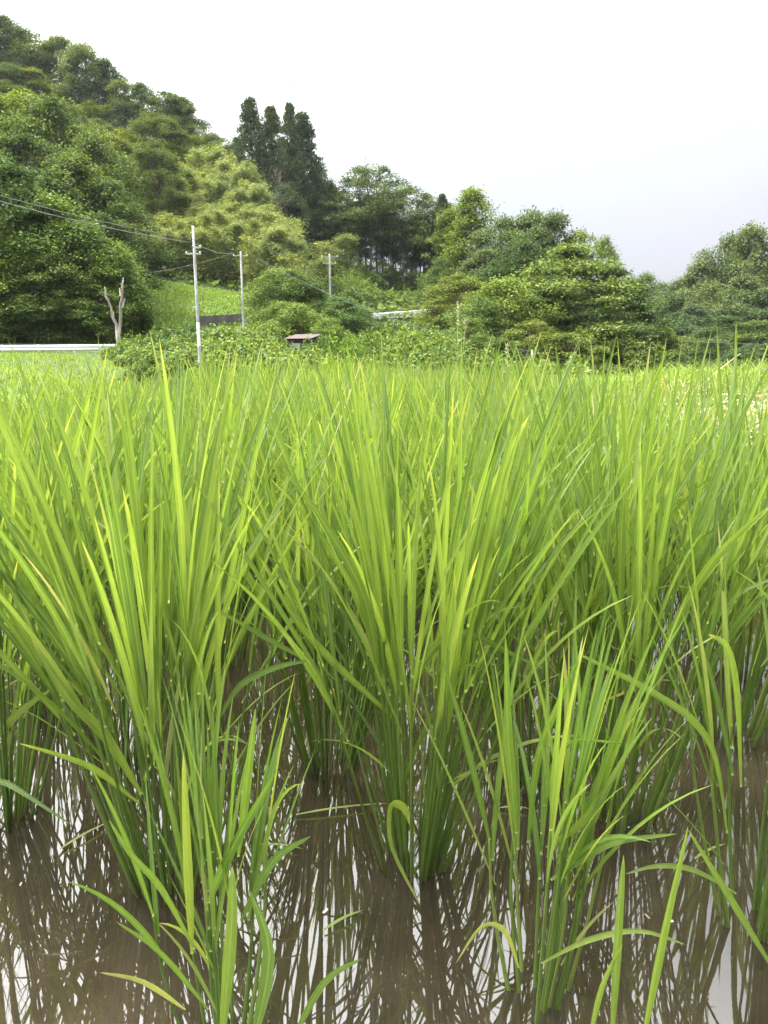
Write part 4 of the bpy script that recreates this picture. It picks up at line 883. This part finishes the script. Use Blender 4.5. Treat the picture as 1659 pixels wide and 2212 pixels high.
# tall seeding grass on the rear bund
def seeding(pxx, py, Y, label, hd=.16, lean=0):
    tip = at(pxx, py, Y); zg = .25; o = empty('seeding_grass', (tip.x - lean, Y, zg)); tag(o, label, 'grass plant', 'tall seeding grasses behind the rice'); h = tip.z - zg
    MB().tube([(0, 0, -.1), (lean * .2, 0, h * .5), (lean * .7, 0, h - hd)], [.003, .0026, .002], 5).build('stem', M['seed'], o)
    b = MB(); RS = random.Random(int(pxx))
    b.tube([(lean * .7, 0, h - hd), (lean * .85 + .008, 0, h - hd * .5), (lean, 0, h)], [.004, .009, .002], 6)
    for k in range(24):
        z = h - hd * RS.uniform(0, 1.0); x = lean * .8; a = RS.uniform(0, 6.28); b.tube([(x, 0, z), (x + math.cos(a) * .025, math.sin(a) * .025, z + .02)], [.005, .003], 4)
    b.build('seed_head', M['seed'], o)
    for k in range(4):
        z = h * (.15 + .15 * k); a = RS.uniform(0, 6.28); P_ = [np.array([lean * .1, 0, z]) + np.array([math.cos(a) * .2 * s_, math.sin(a) * .2 * s_, .22 * s_ - .16 * s_ * s_]) for s_ in np.linspace(0, 1, 6)]
        v, f, u = ribbon(P_, .012, (0, -.3, 1)); link('leaf', mesh_np('leaf', v, f, M['rice'], True, u), o)
seeding(990, 652, 8.3, 'tall pale seeding grass standing up against the dark trees', .26)
seeding(1008, 690, 8.25, 'short seed stalk leaning beside the tallest seeding grass', .1, .05)
#seeding(850, 758, 8.2, 'low seeding grass behind the rice before the yellow-green bushes', .12, .04)
seeding(1095, 745, 8.4, 'thin seeding grass behind the rice before the dark low bush', .1, -.03)

# dragonflies in the sky
for (a, b_, Y, lab) in [(410, 60, 14, 'highest of three small dragonflies in the white sky'), (627, 184, 12, 'small dragonfly in the white sky above the tall cedars'), (459, 264, 15, 'lowest of three small dragonflies just above the skyline trees')]:
    c = at(a, b_, Y); o = empty('dragonfly', c, .6); tag(o, lab, 'dragonfly', 'dragonflies in the sky')
    MB().tube([(-.035, 0, 0), (-.012, 0, .003), (.0, 0, .004), (.012, 0, .004), (.02, 0, .002)], [.0022, .003, .0065, .006, .004], 6).build('body', M['insect'], o)
    for s in (-1, 1):
        for xo in (.006, -.006):
            q = MB(); q.v = [Vector(p_) for p_ in ((xo, 0, .008), (xo + .006, s * .045, .016), (xo - .004, s * .048, .016), (xo - .009, s * .02, .01), (xo, 0, .0072), (xo + .006, s * .045, .0152), (xo - .004, s * .048, .0152), (xo - .009, s * .02, .0092))]
            q.f = [(0, 1, 2, 3), (7, 6, 5, 4), (0, 4, 5, 1), (1, 5, 6, 2), (2, 6, 7, 3), (3, 7, 4, 0)]; q.build('wing', M['wing'], o, False)
# cut stalks and leaf scraps floating on the water
for k, (a, b_, rz, L_) in enumerate([(640, 1765, .2, .18), (560, 1830, -.15, .08), (130, 1840, .9, .10), (700, 2015, .6, .07), (1080, 1750, -.1, .06), (1500, 1860, .5, .08)]):
    r_ = at(a, b_, 1.0); d_ = r_ - Vector((0, 0, EYE)); tt = -EYE / d_.z; c = Vector((0, 0, EYE)) + d_ * tt
    P_ = [np.array([math.cos(rz) * L_ * s_, math.sin(rz) * L_ * s_, .003 + .004 * math.sin(s_ * 3)]) for s_ in np.linspace(0, 1, 6)]
    v, f, u = ribbon(P_, .006, (0, 0, 1)); q = tag(link('floating_leaf', mesh_np('floating_leaf', v, f, M['rice_old'], True, u)), None, 'leaf', 'leaf scraps on the water'); q.location = (c.x, c.y, .002)
    q['label'] = ['long rice scrap floating between the two big front clumps', 'short scrap floating behind the young rice leaves on the left', 'thin scrap floating in the open water at the left', 'small scrap floating below the middle clump', 'tiny scrap floating beside the middle clump', 'thin scrap floating before the upright clump'][k]

# ------------------------------------------------------------------ humid air
m = bpy.data.materials.new('humid_air'); m.use_nodes = True; t = m.node_tree; t.nodes.clear(); out = N(t, 'ShaderNodeOutputMaterial')
pv = N(t, 'ShaderNodeVolumePrincipled'); pv.inputs['Density'].default_value = 0.00011; pv.inputs['Color'].default_value = (0.93, 0.96, 1.0, 1); pv.inputs['Anisotropy'].default_value = 0.2
t.links.new(pv.outputs[0], out.inputs['Volume'])
h_ = MB().box((-172, -42, -12), (172, 425, 85)).build('haze', m, None, False); tag(h_, 'thin humid haze over the valley', 'haze', None, 'stuff')

# bits of straw and husk afloat
def flecks():
    RR = np.random.default_rng(61); n = 70; x = RR.uniform(-1.3, 1.3, n); y = RR.uniform(.5, 2.2, n); a = RR.uniform(0, 6.283, n); l = RR.uniform(.0015, .006, n)[:, None]; w = RR.uniform(.0012, .003, n)[:, None]
    c = np.c_[x, y, np.full(n, .0025)]; d = np.c_[np.cos(a), np.sin(a), np.zeros(n)]; sd = np.c_[-np.sin(a), np.cos(a), np.zeros(n)]
    v = np.stack([c - d * l - sd * w, c + d * l - sd * w * .6, c + d * l * .9 + sd * w, c - d * l * .8 + sd * w * .7], 1).reshape(-1, 3); i = np.arange(n) * 4
    return mesh_np('water_flecks', v, np.c_[i, i + 1, i + 2, i + 3], M['straw'])
tag(link('water_flecks', flecks()), 'tiny bits of straw and husk afloat on the paddy water', 'debris', None, 'stuff')

# things that share a description are told apart by their order across the view
ORD = 'first second third fourth fifth sixth seventh eighth ninth tenth eleventh twelfth thirteenth'.split()
same = {}
for q in S.objects:
    if q.parent is None and 'category' in q.keys() and q.get('group'): same.setdefault(q['label'], []).append(q)
for lab, qs in same.items():
    if 1 < len(qs) <= 13 and len(lab.split()) <= 12:
        for k, q in enumerate(sorted(qs, key=lambda q: q.location.x / q.location.y)): q['label'] = lab + ', ' + ('leftmost one' if k == 0 else ORD[k] + ' from the left')
